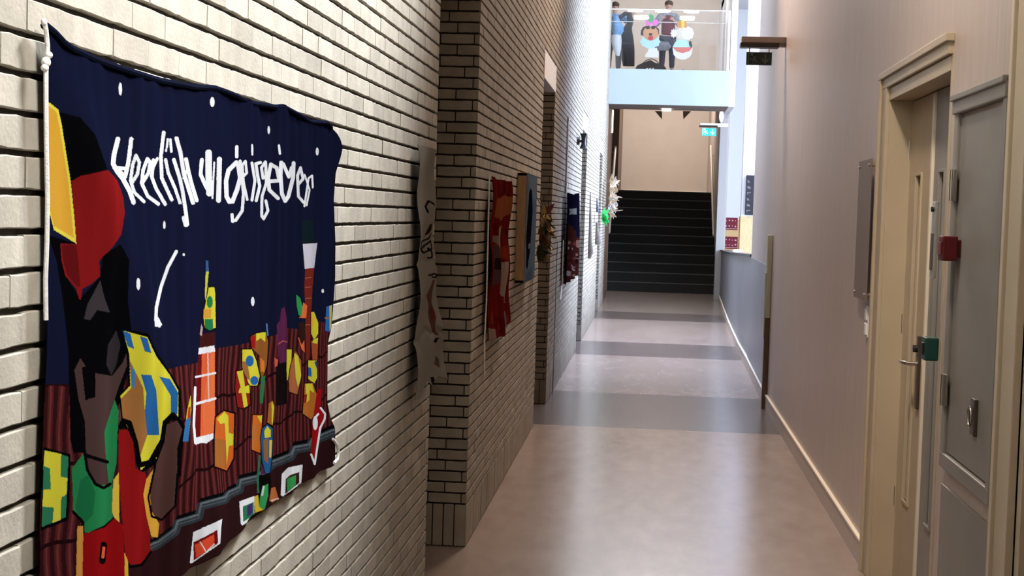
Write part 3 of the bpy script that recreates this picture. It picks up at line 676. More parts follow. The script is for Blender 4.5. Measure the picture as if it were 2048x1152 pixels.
# left hand figures of the print: bundles, bags and cloth shapes
P.poly([(101, 235), (122, 225), (160, 235), (190, 270), (214, 338), (150, 362), (143, 370)], K)
P.poly([(95, 470), (153, 488), (122, 520), (130, 552), (160, 597), (200, 553), (205, 512), (240, 488), (258, 520), (255, 600), (262, 660), (262, 720), (240, 800), (205, 905), (146, 905), (140, 880), (139, 820), (136, 700), (125, 600), (112, 520)], K)
P.poly([(95, 203), (116, 219), (122, 245), (141, 365), (153, 488), (107, 460), (95, 411)], (240, 226, 84))
P.poly([(95, 210), (112, 224), (118, 250), (136, 365), (147, 476), (107, 452), (95, 403)], (232, 176, 62))
P.poly([(143, 362), (160, 352), (216, 340), (235, 362), (246, 395), (249, 427), (242, 469), (224, 495), (198, 521), (200, 552), (182, 568), (164, 578), (161, 600), (157, 597), (151, 576), (130, 552), (122, 521), (120, 487), (152, 488), (145, 400)], (136, 26, 28))
P.poly([(122, 490), (152, 489), (156, 520), (160, 575), (150, 570), (134, 550), (126, 525)], (100, 20, 24))
P.poly([(167, 638), (174, 609), (200, 560), (208, 594), (219, 625), (193, 620), (180, 640)], (62, 56, 60))
P.poly([(215, 690), (232, 660), (240, 690), (232, 730), (222, 750), (212, 730)], (50, 44, 48))
P.poly([(172, 734), (193, 747), (224, 752), (245, 724), (255, 700), (254, 729), (236, 776), (214, 844), (208, 911), (218, 968), (193, 976), (172, 937), (169, 843), (156, 797), (148, 740), (160, 716)], BR)
P.poly([(163, 735), (180, 730), (190, 745), (190, 795), (170, 800)], K)
P.poly([(240, 655), (296, 668), (316, 710), (342, 748), (361, 780), (362, 836), (337, 842), (330, 878), (316, 925), (279, 948), (262, 890), (244, 848), (236, 790), (256, 770), (252, 708)], K)
P.poly([(245, 661), (294, 674), (312, 713), (339, 750), (356, 781), (356, 833), (333, 836), (325, 875), (312, 917), (281, 940), (271, 885), (250, 844), (240, 792), (260, 771), (258, 708)], YL)
for q in ([(245, 661), (260, 667), (268, 698), (255, 693)], [(279, 672), (294, 677), (302, 706), (289, 703)], [(281, 749), (302, 750), (312, 781), (318, 870), (294, 870), (289, 823), (292, 786)], [(318, 753), (339, 758), (356, 786), (354, 828), (341, 833), (341, 792)]): P.poly(q, BL)
P.poly([(258, 719), (271, 745), (286, 776), (289, 823), (294, 870), (277, 920), (266, 875), (245, 838), (241, 797), (262, 776)], TAN)
P.poly([(262, 730), (270, 745), (268, 778), (262, 770)], (60, 130, 190))
P.line([(238, 862), (246, 842), (258, 846), (270, 885), (278, 930), (300, 925), (325, 880), (330, 845), (345, 830), (362, 848), (366, 862), (358, 900), (356, 950)], 11, K)
P.poly([(229, 799), (237, 823), (234, 875), (232, 927), (224, 963), (229, 1021), (224, 1036), (208, 1052), (167, 1068), (164, 1042), (146, 1021), (143, 937), (167, 906), (172, 937), (193, 972), (217, 968), (211, 917), (208, 864), (219, 828)], GR)
P.poly([(160, 960), (175, 950), (190, 985), (185, 1030), (165, 1050), (150, 1015)], (30, 110, 66))
P.line([(169, 906), (174, 940), (190, 968), (206, 976), (220, 968)], 6, K); P.line([(172, 911), (214, 924)], 7, K)
P.line([(146, 1024), (165, 1044), (166, 1072), (208, 1054), (232, 1034)], 6, K)
P.poly([(237, 859), (255, 859), (266, 885), (271, 937), (292, 948), (289, 995), (297, 1052), (301, 1104), (281, 1127), (260, 1130), (250, 1114), (242, 1021), (237, 927)], (146, 24, 26))
P.poly([(226, 960), (237, 945), (238, 1052), (231, 1045), (223, 1022)], (226, 190, 70))
P.line([(301, 1104), (283, 1130), (260, 1134), (248, 1114)], 5, K)
P.poly([(307, 937), (299, 979), (302, 1021), (318, 1047), (315, 1075), (302, 1073), (292, 1031), (286, 989), (292, 958)], (230, 174, 66))
P.poly([(333, 849), (354, 841), (364, 859), (354, 896), (354, 948), (349, 1010), (323, 1036), (307, 1031), (299, 995), (312, 927), (328, 885)], (88, 60, 56))
P.line([(354, 948), (350, 1012), (323, 1040), (303, 1033), (296, 995), (310, 930)], 4, K)
P.poly([(167, 1068), (208, 1055), (229, 1036), (245, 1052), (250, 1160), (256, 1330), (150, 1345), (161, 1160)], (146, 18, 22))
P.line([(207, 1090), (204, 1122)], 13, K); P.line([(207, 1096), (205, 1114)], 6, (222, 96, 60))
P.poly([(154, 1052), (166, 1052), (164, 1160), (158, 1330), (145, 1330), (151, 1160)], (214, 150, 70))
P.poly([(248, 1105), (255, 1120), (258, 1190), (250, 1190)], (222, 176, 60))
P.poly([(86, 894), (140, 908), (139, 972), (135, 1040), (80, 1062), (84, 932)], K)
P.poly([(88, 900), (136, 913), (134, 969), (131, 1034), (83, 1054), (86, 932)], (50, 122, 84))
P.poly([(99, 903), (122, 908), (120, 953), (134, 956), (132, 989), (122, 995), (120, 1040), (104, 1047), (107, 1015), (84, 1013), (86, 979), (101, 979), (99, 937), (87, 932), (88, 901)], YL)
# houses, chimneys and parcels
def parcel(pts, base, yel=(), other=()):
    cx = sum(p[0] for p in pts)/len(pts); cy = sum(p[1] for p in pts)/len(pts)
    P.poly([(cx+(x-cx)*1.16, cy+(y-cy)*1.06) for x, y in pts], (22, 14, 16)); P.poly(pts, base)
    for q in yel: P.poly(q, YL)
    for q, c in other: P.poly(q, c)
P.poly([(400, 668), (430, 664), (430, 695), (398, 698)], (70, 28, 28))
P.poly([(397, 708), (429, 702), (429, 868), (388, 884), (391, 780)], (236, 104, 62))
P.poly([(420, 704), (429, 702), (429, 868), (408, 876), (404, 820)], (240, 122, 72))
P.poly([(397, 706), (403, 706), (400, 880), (387, 886), (391, 780)], (110, 22, 24))
P.poly([(397, 696), (428, 691), (430, 703), (396, 709)], WH)
P.line([(415, 705), (417, 798)], 2.6, (240, 200, 190)); P.line([(391, 754), (430, 746)], 4, WH); P.line([(390, 808), (430, 797)], 5, WH)
P.line([(390, 775), (387, 850), (390, 886), (404, 882), (412, 884), (429, 872)], 5, WH); P.poly([(388, 876), (429, 866), (429, 874), (412, 886), (400, 886), (391, 890)], WH)
P.poly([(405, 655), (403, 672), (399, 669), (402, 648)], (205, 170, 170))
parcel([(417, 575), (428, 574), (430, 589), (431, 655), (419, 661), (409, 655), (406, 630), (411, 605)], YL, (), (([(407, 618), (422, 618), (421, 636), (406, 636)], (226, 166, 66)),))
P.dot(419, 604, 6, 12, GR); P.poly([(409, 638), (425, 638), (426, 658), (419, 661), (409, 655)], GR)
P.poly([(411, 521), (416, 521), (417, 543), (414, 574), (411, 602), (409, 592), (411, 543)], (210, 210, 80)); P.poly([(411, 521), (416, 521), (417, 543), (411, 543)], (60, 100, 160))
parcel([(500, 674), (512, 667), (531, 664), (536, 683), (533, 730), (525, 755), (519, 749), (519, 711), (503, 696)], (150, 92, 44), ([(512, 667), (531, 664), (530, 684), (521, 676), (512, 682)],), (([(500, 674), (510, 670), (510, 697), (503, 696)], (160, 30, 28)), ([(520, 715), (528, 722), (529, 745), (521, 742)], (226, 130, 50))))
P.line([(533, 648), (535, 670)], 3, (90, 130, 180))
parcel([(484, 699), (503, 699), (512, 721), (519, 752), (514, 771), (500, 771), (487, 755), (484, 730)], YL, (), (([(484, 722), (494, 724), (500, 760), (489, 756), (485, 738)], TAN),))
P.dot(499, 722, 8, 11, BL); P.dot(508, 761, 8, 9, BL)
parcel([(472, 742), (484, 741), (492, 758), (498, 780), (500, 808), (487, 817), (475, 814), (470, 777)], (150, 36, 30), ([(473, 743), (485, 741), (495, 812), (487, 815), (482, 780)], [(476, 786), (479, 776), (498, 770), (499, 786)]))
P.poly([(522, 753), (530, 752), (528, 777), (525, 808), (519, 805), (520, 777)], (50, 126, 78))
P.poly([(553, 722), (574, 722), (574, 808), (550, 812)], (24, 16, 18))
P.poly([(562, 617), (569, 614), (573, 636), (575, 680), (572, 724), (559, 727), (555, 699), (553, 649), (559, 642)], (92, 38, 74)); P.line([(556, 688), (565, 682), (574, 684)], 2, (190, 90, 90))
P.poly([(548, 715), (556, 720), (554, 732), (549, 734)], (200, 90, 70))
parcel([(573, 699), (583, 699), (581, 755), (573, 761)], YL)
parcel([(581, 730), (591, 702), (602, 721), (602, 755), (594, 789), (578, 783), (577, 761)], (176, 104, 66), ([(588, 706), (596, 712), (602, 750), (596, 775), (591, 755)],))
P.poly([(604, 440), (626, 440), (628, 488), (604, 488)], (20, 34, 40))
P.poly([(605, 488), (634, 486), (628, 536), (609, 538)], (214, 212, 226))
P.poly([(610, 538), (628, 536), (624, 589), (618, 720), (612, 720), (610, 617), (608, 574)], (118, 42, 34))
for yy in (556, 575, 597, 650): P.line([(610, yy), (622, yy-1)], 1.2, (190, 110, 90))
P.poly([(606, 605), (614, 611), (612, 636), (597, 636), (603, 630)], (232, 112, 62)); P.poly([(592, 589), (600, 596), (605, 614), (603, 633), (597, 630), (593, 611)], (58, 160, 84))
P.poly([(596, 645), (610, 645), (609, 705), (600, 700)], (50, 28, 28)); P.poly([(595, 674), (603, 699), (609, 705), (608, 680), (603, 690), (598, 676)], (226, 104, 60))
parcel([(622, 624), (628, 624), (636, 646), (636, 667), (628, 680), (622, 667)], YL, (), (([(624, 630), (628, 640), (625, 655), (622, 650)], (240, 190, 60)),))
parcel([(622, 682), (636, 676), (634, 727), (625, 727)], (170, 84, 50), ([(626, 679), (636, 675), (634, 688), (624, 685)],))
P.poly([(652, 614), (664, 610), (662, 655), (659, 664), (650, 661)], (50, 110, 190)); P.poly([(658, 612), (664, 610), (662, 655), (659, 662)], (200, 200, 110)); P.line([(650, 636), (658, 636)], 3, TAN)
parcel([(616, 721), (633, 721), (634, 755), (628, 767), (616, 758)], YL, (), (([(616, 734), (622, 736), (623, 754), (616, 752)], BL), ([(628, 724), (633, 722), (634, 740)], (60, 80, 120))))
parcel([(609, 767), (625, 766), (633, 789), (631, 824), (622, 839), (605, 827), (608, 792)], (190, 112, 48), ([(611, 768), (624, 767), (628, 786), (619, 780), (618, 800), (612, 806)],), (([(608, 790), (614, 788), (612, 806), (608, 806)], (140, 40, 30)),))
parcel([(431, 835), (447, 822), (468, 828), (466, 916), (453, 941), (429, 932), (429, 874)], OR, ([(433, 838), (448, 823), (456, 832), (457, 866), (466, 868), (466, 890), (457, 892), (453, 930), (451, 880), (449, 846), (440, 848)],), (([(429, 876), (450, 880), (453, 938), (429, 931)], (176, 110, 50)),))
parcel([(505, 830), (524, 830), (520, 906), (503, 899)], (212, 110, 44), ([(514, 832), (524, 831), (522, 848)],), (([(504, 850), (514, 848), (512, 900), (503, 898)], (196, 120, 54)),))
parcel([(537, 806), (545, 801), (548, 812), (545, 851), (534, 845)], (176, 106, 46), ([(543, 803), (548, 812), (545, 848), (543, 846)],))
parcel([(524, 857), (534, 849), (545, 857), (544, 909), (539, 945), (531, 948), (524, 922), (521, 877)], (40, 96, 150), ([(528, 862), (534, 852), (541, 860), (541, 874), (529, 876)],), (([(526, 880), (536, 876), (536, 928), (528, 920)], (150, 104, 60)), ([(538, 880), (544, 880), (542, 915), (538, 915)], (232, 200, 90))))
P.poly([(516, 950), (540, 950), (542, 975), (530, 1004), (514, 1000)], (18, 14, 16))
P.line([(519, 912), (515, 960), (516, 985)], 4, (50, 120, 90)); P.poly([(521, 925), (531, 948), (522, 948)], (90, 40, 76)); P.poly([(524, 974), (536, 967), (536, 990), (529, 1019), (518, 1016), (519, 998)], (60, 160, 90)); P.poly([(508, 994), (516, 990), (518, 1014), (528, 1020), (520, 1027), (510, 1025)], (226, 196, 60)); P.line([(527, 973), (524, 990)], 4, (220, 226, 226))
P.poly([(542, 976), (550, 974), (557, 998), (548, 1006), (538, 1002)], (190, 110, 60)); P.line([(543, 1001), (556, 997)], 3, (240, 200, 190))
P.poly([(381, 790), (382, 819), (379, 854), (376, 883), (365, 883), (369, 857), (374, 819)], YL); P.poly([(371, 840), (381, 830), (376, 883), (365, 883)], (60, 120, 180)); P.poly([(376, 815), (381, 812), (380, 836), (374, 838)], (190, 60, 40))
P.poly([(634, 778), (643, 778), (641, 816), (650, 828), (649, 838), (641, 854), (629, 930), (621, 909), (624, 861), (626, 835)], (156, 22, 28))
P.line([(641, 816), (650, 828), (649, 838), (640, 856), (629, 928), (622, 909)], 4, WH); P.dot(630, 846, 5, 14, WH); P.line([(628, 838), (636, 828)], 4, WH)
P.poly([(386, 1064), (444, 1038), (442, 1054), (440, 1087), (382, 1127), (379, 1125)], WH); P.poly([(386, 1085), (434, 1060), (436, 1086), (387, 1121)], (120, 24, 26)); P.poly([(389, 1090), (428, 1068), (428, 1090), (392, 1116)], (236, 84, 54)); P.line([(400, 1084), (412, 1104), (428, 1088)], 2, WH)
P.poly([(478, 1003), (508, 992), (508, 1036), (484, 1051), (481, 1048)], WH); P.poly([(485, 1013), (507, 1004), (507, 1030), (486, 1044)], (50, 120, 80)); P.poly([(494, 1012), (504, 1006), (504, 1026), (494, 1034)], (70, 50, 110))
P.poly([(563, 948), (576, 935), (605, 929), (602, 967), (565, 993), (561, 990)], WH); P.poly([(571, 958), (580, 950), (598, 944), (598, 966), (570, 988)], (60, 28, 28)); P.poly([(573, 958), (592, 950), (591, 970), (574, 984)], (60, 160, 84))
# stars and moon
for (x, y, a, b) in ((240, 178, 3.5, 13), (424, 204, 4.5, 10), (537, 260, 2.5, 8), (505, 603, 3.5, 9), (634, 303, 3, 8), (645, 582, 2.5, 4), (276, 568, 4, 12), (328, 450, 2.5, 8), (367, 509, 2.4, 3), (504, 300, 2.2, 10)): P.dot(x, y, a, b, WH)
P.line([(352, 503), (335, 535), (321, 575), (312, 615), (311, 640), (318, 652)], 6.5, WH); P.poly([(308, 630), (316, 634), (324, 650), (318, 654), (309, 653)], WH)
# lettering
o3 = (200, 200); k3 = 1/3.84
for pts, wd in (
    ([(135, 300), (105, 420), (98, 490), (130, 550), (170, 600), (225, 700), (255, 785)], 36), ([(238, 300), (215, 480), (195, 570)], 32), ([(105, 520), (205, 525)], 26), ([(130, 530), (190, 590)], 30),
    ([(240, 640), (285, 570), (300, 480), (275, 425), (248, 500), (232, 620), (262, 710), (335, 780)], 25),
    ([(320, 640), (370, 560), (383, 480), (362, 452), (328, 540), (318, 640), (365, 740), (445, 798)], 27),
    ([(408, 462), (395, 590), (428, 680), (498, 800)], 27), ([(405, 520), (438, 450)], 22),
    ([(487, 250), (465, 430), (472, 600), (548, 765)], 28), ([(518, 300), (506, 390)], 16), ([(538, 305), (546, 395)], 20),
    ([(502, 460), (522, 560), (575, 680), (612, 790)], 25), ([(565, 460), (610, 600), (632, 700), (655, 850), (668, 955), (655, 960), (640, 905)], 29),
    ([(585, 295), (615, 400), (640, 560), (712, 790)], 31), ([(658, 455), (680, 560), (700, 640), (740, 770)], 30), ([(640, 600), (672, 520)], 18),
    ([(780, 460), (770, 570), (800, 640), (840, 715)], 30), ([(832, 405), (832, 560), (838, 715)], 50), ([(875, 480), (862, 755)], 14),
    ([(915, 455), (908, 770)], 38), ([(1045, 480), (985, 540), (966, 620), (970, 740), (990, 780), (1015, 780), (1050, 690), (1075, 600), (1060, 500)], 34), ([(1048, 360), (1048, 435)], 26),
    ([(1075, 470), (1090, 600), (1100, 720), (1090, 850), (1040, 925), (1015, 930), (1012, 880)], 24), ([(1095, 590), (1125, 560), (1115, 470), (1090, 500), (1100, 630), (1128, 765)], 20),
    ([(1166, 345), (1168, 420)], 14), ([(1165, 485), (1188, 620), (1165, 768)], 22), ([(1230, 480), (1195, 490), (1210, 590), (1225, 660), (1198, 772)], 24),
    ([(1268, 475), (1238, 520), (1250, 600), (1275, 580), (1270, 480), (1275, 640), (1242, 740), (1240, 890), (1255, 912), (1288, 850), (1272, 775)], 22),
    ([(1290, 625), (1375, 618), (1355, 520), (1310, 495), (1290, 600), (1298, 690), (1365, 755)], 28), ([(1372, 350), (1380, 412)], 18), ([(1390, 480), (1385, 580), (1395, 720), (1420, 775), (1445, 740), (1480, 600), (1485, 485)], 30), ([(1405, 490), (1448, 590), (1470, 520)], 26),
    ([(1520, 650), (1558, 605), (1538, 520), (1515, 580), (1522, 740), (1560, 785)], 22), ([(1568, 815), (1585, 700), (1600, 600), (1628, 580), (1632, 670)], 15), ([(1570, 575), (1608, 690), (1585, 810)], 13)):
    P.line(pts, wd, WH, k3, o3)
bn = empty('banner', (XB, 3.1, 1.0), 'large navy printed banner with white lettering, parcels and roof tiles on the near brick wall', 'banner')
ban = sheet_object('cloth', G, XB, fold, P.c, CLOTH, bn)
hem = MB(); tp = resample([(p[0], p[1]) for p in wallpts(top, XB)], 60)
hem.tube([(XB+.004+.003*math.sin(i*.7), p[0], p[1]-.004) for i, p in enumerate(tp)], .006, 8); hem.build('top_hem', mat('navy_cloth', (.004, .005, .012, 1), 1.0, spec=0.0), bn, smooth=True)
m = MB(); cp = [(88, 40), (92, 60), (95, 90), (95, 110), (92, 135), (92, 200), (93, 300), (95, 400), (94, 480), (91, 560), (92, 640)]
wp = [onX(x, y, XB+.03) for x, y in cp]; m.tube(wp, .0034, 8)
kc = onX(92, 124, XB+.03); m.ball(kc, (.006, .008, .007)); m.ball(kc+Vector((.001, .006, .010)), (.005, .007, .005)); m.ball(kc+Vector((0, -.004, -.008)), (.005, .006, .005)); m.ball(onX(88, 44, XB+.03), (.004, .005, .005))
m.build('hanging_cord', CORD, bn, smooth=True)
m = MB(); m.tube([onX(x, y, XB+.012) for x, y in ((666, 878), (674, 890), (677, 905), (675, 918), (668, 926))], .004, 8); m.build('cord_loop', CORD, bn, smooth=True)

# --- long grey painted paper strip at the wall end
def quick_sheet(name, pxo, X, nu, nv, base, paint, dispf, m_, thick=.0008):
    t_, b_, l_, r_ = pxo; G_ = sheet_grid(wallpts(t_, X), wallpts(b_, X), wallpts(l_, X), wallpts(r_, X), nu, nv)
    x_, y_ = project(G_[..., 0], G_[..., 1], X); P_ = Print(x_, y_, base); paint(P_)
    u_ = np.broadcast_to(np.linspace(0, 1, nu)[None], x_.shape); v_ = np.broadcast_to(np.linspace(0, 1, nv)[:, None], x_.shape)
    return G_, P_, sheet_object(name, G_, X, dispf(u_, v_, G_), P_.c, m_, thick=thick)
def pnt(P_):
    k = 260/1152; o = (820, 280)
    P_.line([(180, 575), (145, 540), (122, 590), (135, 640)], 14, (34, 30, 36), k, o); P_.poly([(120, 850), (150, 745), (178, 735), (180, 790), (150, 830)], (62, 44, 42), k, o)
    P_.line([(180, 830), (155, 870), (105, 900), (95, 960), (120, 1000), (180, 960), (175, 890), (130, 930), (110, 960)], 15, (34, 34, 40), k, o); P_.line([(150, 960), (175, 990), (170, 1040), (145, 1045)], 16, (26, 26, 30), k, o)
    o = (820, 530); P_.line([(130, 90), (170, 75), (215, 85), (200, 110), (150, 105)], 16, (44, 30, 28), k, o)
    P_.poly([(150, 130), (195, 130), (165, 250), (165, 330), (190, 400), (192, 470), (175, 520), (200, 620), (165, 620), (135, 560), (125, 470), (130, 350), (110, 270)], (120, 84, 72), k, o); P_.poly([(135, 400), (165, 370), (192, 420), (188, 470), (150, 490)], (122, 62, 52), k, o)
    P_.poly([(135, 680), (165, 645), (205, 640), (175, 690)], (24, 20, 20), k, o); P_.poly([(170, 880), (185, 800), (205, 830), (208, 910)], (110, 92, 82), k, o); P_.poly([(125, 990), (160, 990), (160, 1070), (135, 1050)], (40, 32, 30), k, o)
def dsp(u, v, G_): return .006+.03*np.clip((v-.35)/.65, 0, 1)**1.3*(.6+.4*u)+.006*np.sin(v*23+u*3)-.006*np.exp(-((v-.47)/.012)**2)-.008*np.exp(-((v-.78)/.014)**2)+.004*np.sin(u*9+v*5)
_, _, sc = quick_sheet('paper_drawing', ([(832, 288), (850, 292), (868, 300)], [(822, 800), (830, 792), (840, 760), (850, 770), (862, 752), (874, 758)], [(832, 288), (832, 420), (834, 560), (826, 680), (822, 800)], [(868, 300), (867, 420), (868, 560), (872, 680), (874, 758)]), XL+.016, 90, 340, (176, 168, 156), pnt, dsp, PAPER)
tag(sc, 'long narrow grey paper strip with dark brush drawing hanging at the brick corner', 'drawing')

# --- red drawing
def pred(P_):
    k = 430/1152; o = (955, 330)
    r_ = np.random.default_rng(4)
    for i in range(60):
        x = r_.uniform(62, 160); y = r_.uniform(90, 890); P_.line([(x, y), (x+r_.uniform(-14, 14), y+r_.uniform(20, 70))], r_.uniform(6, 14), [(150, 40, 38), (128, 30, 32), (172, 66, 50), (112, 40, 40)][i % 4], k, o)
    for q, c in (([(85, 190), (120, 160), (160, 170), (155, 260), (110, 300), (85, 270)], (196, 112, 74)), ([(100, 340), (120, 320), (125, 420), (115, 500), (95, 440)], (206, 176, 158)), ([(120, 520), (155, 515), (150, 740), (120, 700)], (206, 182, 170)),
                 ([(70, 430), (110, 440), (115, 560), (80, 650), (60, 620)], (112, 84, 86)), ([(75, 380), (100, 380), (95, 430)], (176, 150, 140)), ([(85, 500), (105, 490), (100, 560), (80, 560)], (60, 40, 46)), ([(40, 870), (75, 880), (75, 935), (38, 935)], (190, 160, 148)), ([(120, 440), (160, 430), (158, 510), (120, 500)], (176, 66, 48))): P_.poly(q, c, k, o)
_, _, rd = quick_sheet('drawing_sheet', ([(979, 352), (984, 358), (1002, 360), (1022, 364)], [(970, 680), (985, 676), (1000, 672), (1012, 640)], [(979, 352), (975, 480), (972, 600), (970, 680)], [(1022, 364), (1020, 420), (1015, 520), (1016, 560), (1012, 640)]), XL+.02, 90, 260, (146, 40, 40), pred,
    lambda u, v, G_: .012*np.sin(u*17+v*3)+.008*np.sin(v*14)+.006*np.sin(u*41)+.01, PAPER)
rt_ = empty('red_painting', (XL+.02, 8.4, 1.0), 'crumpled red and orange painted sheet on the brown brick wall beyond the corner', 'painting')
rd.parent = rt_; rd.matrix_parent_inverse = Matrix.Translation(rt_.location).inverted()
m = MB(); m.tube([onX(x, y, XL+.03) for x, y in ((979, 352), (976, 470), (973, 600), (969, 680), (969, 750))], .004, 6); m.build('hanging_string', CORD, rt_, smooth=True)
m = MB(); m.prism([onX(x, y, XL+.028) for x, y in ((1006, 640), (1009, 622), (1014, 655), (1005, 655))], (.003, 0, 0)); m.build('torn_corner', BLACK, rt_)

# --- deep blue canvas with wooden box side
cv = empty('canvas_painting', (XL, 9.95, 1.2), 'pale blue painting with tall dark shape on a deep wooden frame', 'painting')
cy0, cy1, cz0, cz1 = 9.55, 10.42, 1.205, 1.91
m = MB(); m.box(XL+.001, XL+.06, cy0, cy0+.02, cz0, cz1, bev=.002); m.box(XL+.001, XL+.06, cy1-.02, cy1, cz0, cz1, bev=.002); m.box(XL+.001, XL+.06, cy0, cy1, cz0, cz0+.02, bev=.002); m.box(XL+.001, XL+.06, cy0, cy1, cz1-.02, cz1, bev=.002); m.box(XL+.045, XL+.058, cy0+.01, cy1-.01, cz0+.01, cz1-.01)
m.build('wooden_frame', OAK, cv)
def pblue(P_):
    k = 260/1152; o = (1030, 330)
    P_.poly([(110, 80), (200, 120), (180, 320), (160, 300), (130, 200)], (150, 176, 206), k, o)
    P_.poly([(125, 240), (138, 205), (150, 230), (156, 400), (140, 640), (130, 780), (115, 870), (110, 930), (96, 900), (100, 800), (98, 640), (112, 440)], (28, 30, 48), k, o)
    P_.poly([(118, 700), (134, 690), (130, 740), (118, 745)], (170, 180, 190), k, o); P_.poly([(100, 960), (150, 900), (150, 1040), (84, 1050)], (108, 140, 156), k, o)
yz = [(cy0, cz1), (cy1, cz1), (cy0, cz0), (cy1, cz0)]
Gc = sheet_grid([yz[0], yz[1]], [yz[2], yz[3]], [yz[0], yz[2]], [yz[1], yz[3]], 60, 120); xx, yy = project(Gc[..., 0], Gc[..., 1], XL+.0612); Pc = Print(xx, yy, (126, 158, 190)); pblue(Pc)
sheet_object('canvas', Gc, XL+.0612, np.zeros(xx.shape), Pc.c, PAPER, cv)

# --- second navy banner further along
def pnav(P_):
    k = 360/1152; o = (1110, 230)
    P_.poly([(60, 690), (100, 720), (140, 800), (140, 1060), (40, 1080)], (70, 34, 32), k, o)
    r_ = np.random.default_rng(8)
    for i in range(40):
        x = r_.uniform(55, 138); y = r_.uniform(800, 1060); P_.dot(o[0]+x*k, o[1]+y*k, r_.uniform(1, 2.2), r_.uniform(2, 6), [(150, 110, 90), (40, 20, 24), (120, 60, 50), (180, 160, 150), (96, 40, 40)][i % 5])
    P_.poly([(75, 600), (90, 600), (95, 580), (105, 600), (122, 590), (118, 615), (126, 640), (108, 635), (98, 652), (92, 632), (78, 640), (86, 618)], (170, 172, 170), k, o); P_.poly([(120, 800), (138, 800), (138, 830), (118, 830)], (150, 110, 96), k, o)
_, _, nb = quick_sheet('cloth', ([(1130, 387), (1136, 385), (1140, 390), (1148, 388), (1152, 386)], [(1124, 570), (1135, 562), (1145, 555), (1152, 548)], [(1130, 387), (1127, 480), (1124, 570)], [(1152, 386), (1153, 470), (1152, 548)]), XL+.02, 70, 200, (22, 22, 44), pnav, lambda u, v, G_: .02*np.sin(u*20+v*2)+.02, CLOTH)
bt2 = empty('banner', (XL+.02, 15.5, .97), 'small looking dark navy banner with white star and brown lower part, second along the wall', 'banner')
nb.parent = bt2; nb.matrix_parent_inverse = Matrix.Translation(bt2.location).inverted()
m = MB(); m.tube([onX(x, y, XL+.03) for x, y in ((1127, 480), (1124, 570), (1121, 600))], .006, 6); m.build('hanging_string', CORD, bt2, smooth=True)

# --- leafy dried craft beside the canvas
def clump(name, c, R, cols, n, label, cat, seed, ln=.1, wd=.03):
    random.seed(seed); t = empty(name, (XL, c[1], c[2]-R[2]), label, cat); per = {}
    for i in range(n):
        col = cols[i % len(cols)]; m = per.setdefault(col.name, (MB(), col))[0]
        a = random.uniform(-1, 1); p = Vector((c[0]+random.uniform(-1, 1)*R[0], c[1]+random.uniform(-1, 1)*R[1], c[2]+random.uniform(-1, 1)*R[2]))
        d = Vector((abs(random.gauss(.1, .4))-.15, random.gauss(0, .7), random.gauss(-.2, .7))).normalized(); s = d.cross(Vector((random.random(), random.random(), random.random()))).normalized(); n_ = d.cross(s).normalized()
        L_ = ln*random.uniform(.6, 1.3); w2 = wd*random.uniform(.6, 1.2)
        m.prism([p, p+d*L_*.35+s*w2+n_*.01, p+d*L_*.8+s*w2*.5, p+d*L_, p+d*L_*.7-s*w2*.7, p+d*L_*.3-s*w2], n_*.003)
    for k, (m, col) in per.items():
        m.v = [(max(v[0], XL+.012), v[1], v[2]) for v in m.v]; o = m.build('petals', col, t)
    return t
dl = mat('dried_leaf_brown', (.11, .07, .035, 1), .8); dy = mat('dried_leaf_yellow', (.42, .28, .09, 1), .7); dr = mat('dried_leaf_red', (.14, .03, .03, 1), .8); dg = mat('dark_green_leaf', (.03, .04, .02, 1), .7)
pc = onX(1084, 462, XL+.08)
t = clump('dried_bouquet', (XL+.075, 11.15, 1.50), (.035, .10, .15), [dl, dy, dr, dg, dl], 90, 'small bunch of brown and yellow dried leaves hanging right of the blue canvas', 'bouquet', 11, .09, .022)
m = MB(); m.tube([(XL+.002, 11.15, 1.78), (XL+.05, 11.15, 1.70), (XL+.07, 11.15, 1.5)], .004, 6); m.build('hanger_wire', DSTEEL, t, smooth=True)
m = MB(); m.loft([((XL+.06, 11.15, 1.30), .03, .09), ((XL+.065, 11.15, 1.36), .05, .12), ((XL+.06, 11.15, 1.42), .035, .07)]); m.build('leafy_base', dg, t, smooth=True)

# --- green ribbon craft with grey cloth, hanging cloth cones
GRN = mat('bright_green_ribbon', (.02, .50, .10, 1), .35); TAUPE = mat('taupe_cloth', (.15, .13, .115, 1), .8, var=.15, scale=20); PALE = mat('pale_grey_cloth', (.55, .55, .6, 1), .8)
gy = 23.2
gp = onY(1190, 432, gy)
t = clump('green_rosette', (XL+.15, gy, gp.z), (.03, .05, .05), [GRN], 40, 'shiny green ribbon rosette over grey cloth tail on the bright brick wall', 'decoration', 21, .10, .035)
def cone(name, pts, Y, parent, m_, dep=.05):
    rings = [((onY((a+b)/2, y, Y)), abs(b-a)/2*Y/F, dep*abs(b-a)/14) for (a, b, y) in pts]
    rings = [((max(c.x, XL+.018+r), Y, c.z), max(r, .004), max(d, .004)) for c, r, d in rings]
    m = MB(); m.loft(rings); return m.build(name, m_, parent, smooth=True)
cone('grey_tail', [(1186, 1190, 445), (1184, 1191, 460), (1182, 1195, 480), (1184, 1199, 489)], gy, t, TAUPE)
cone('dark_top', [(1179, 1181, 396), (1181, 1185, 412), (1184, 1190, 424)], gy, t, mat('dark_blue_cloth', (.05, .06, .11, 1), .8))
t = empty('cloth_cone', (XL+.06, 20.6, 1.1), 'long pointed grey cloth cone hanging between the last two wall openings', 'decoration')
cone('grey_cloth', [(1172, 1174, 385), (1171, 1176, 430), (1170, 1178, 480), (1169, 1180, 505), (1172, 1178, 517)], 20.6, t, TAUPE)
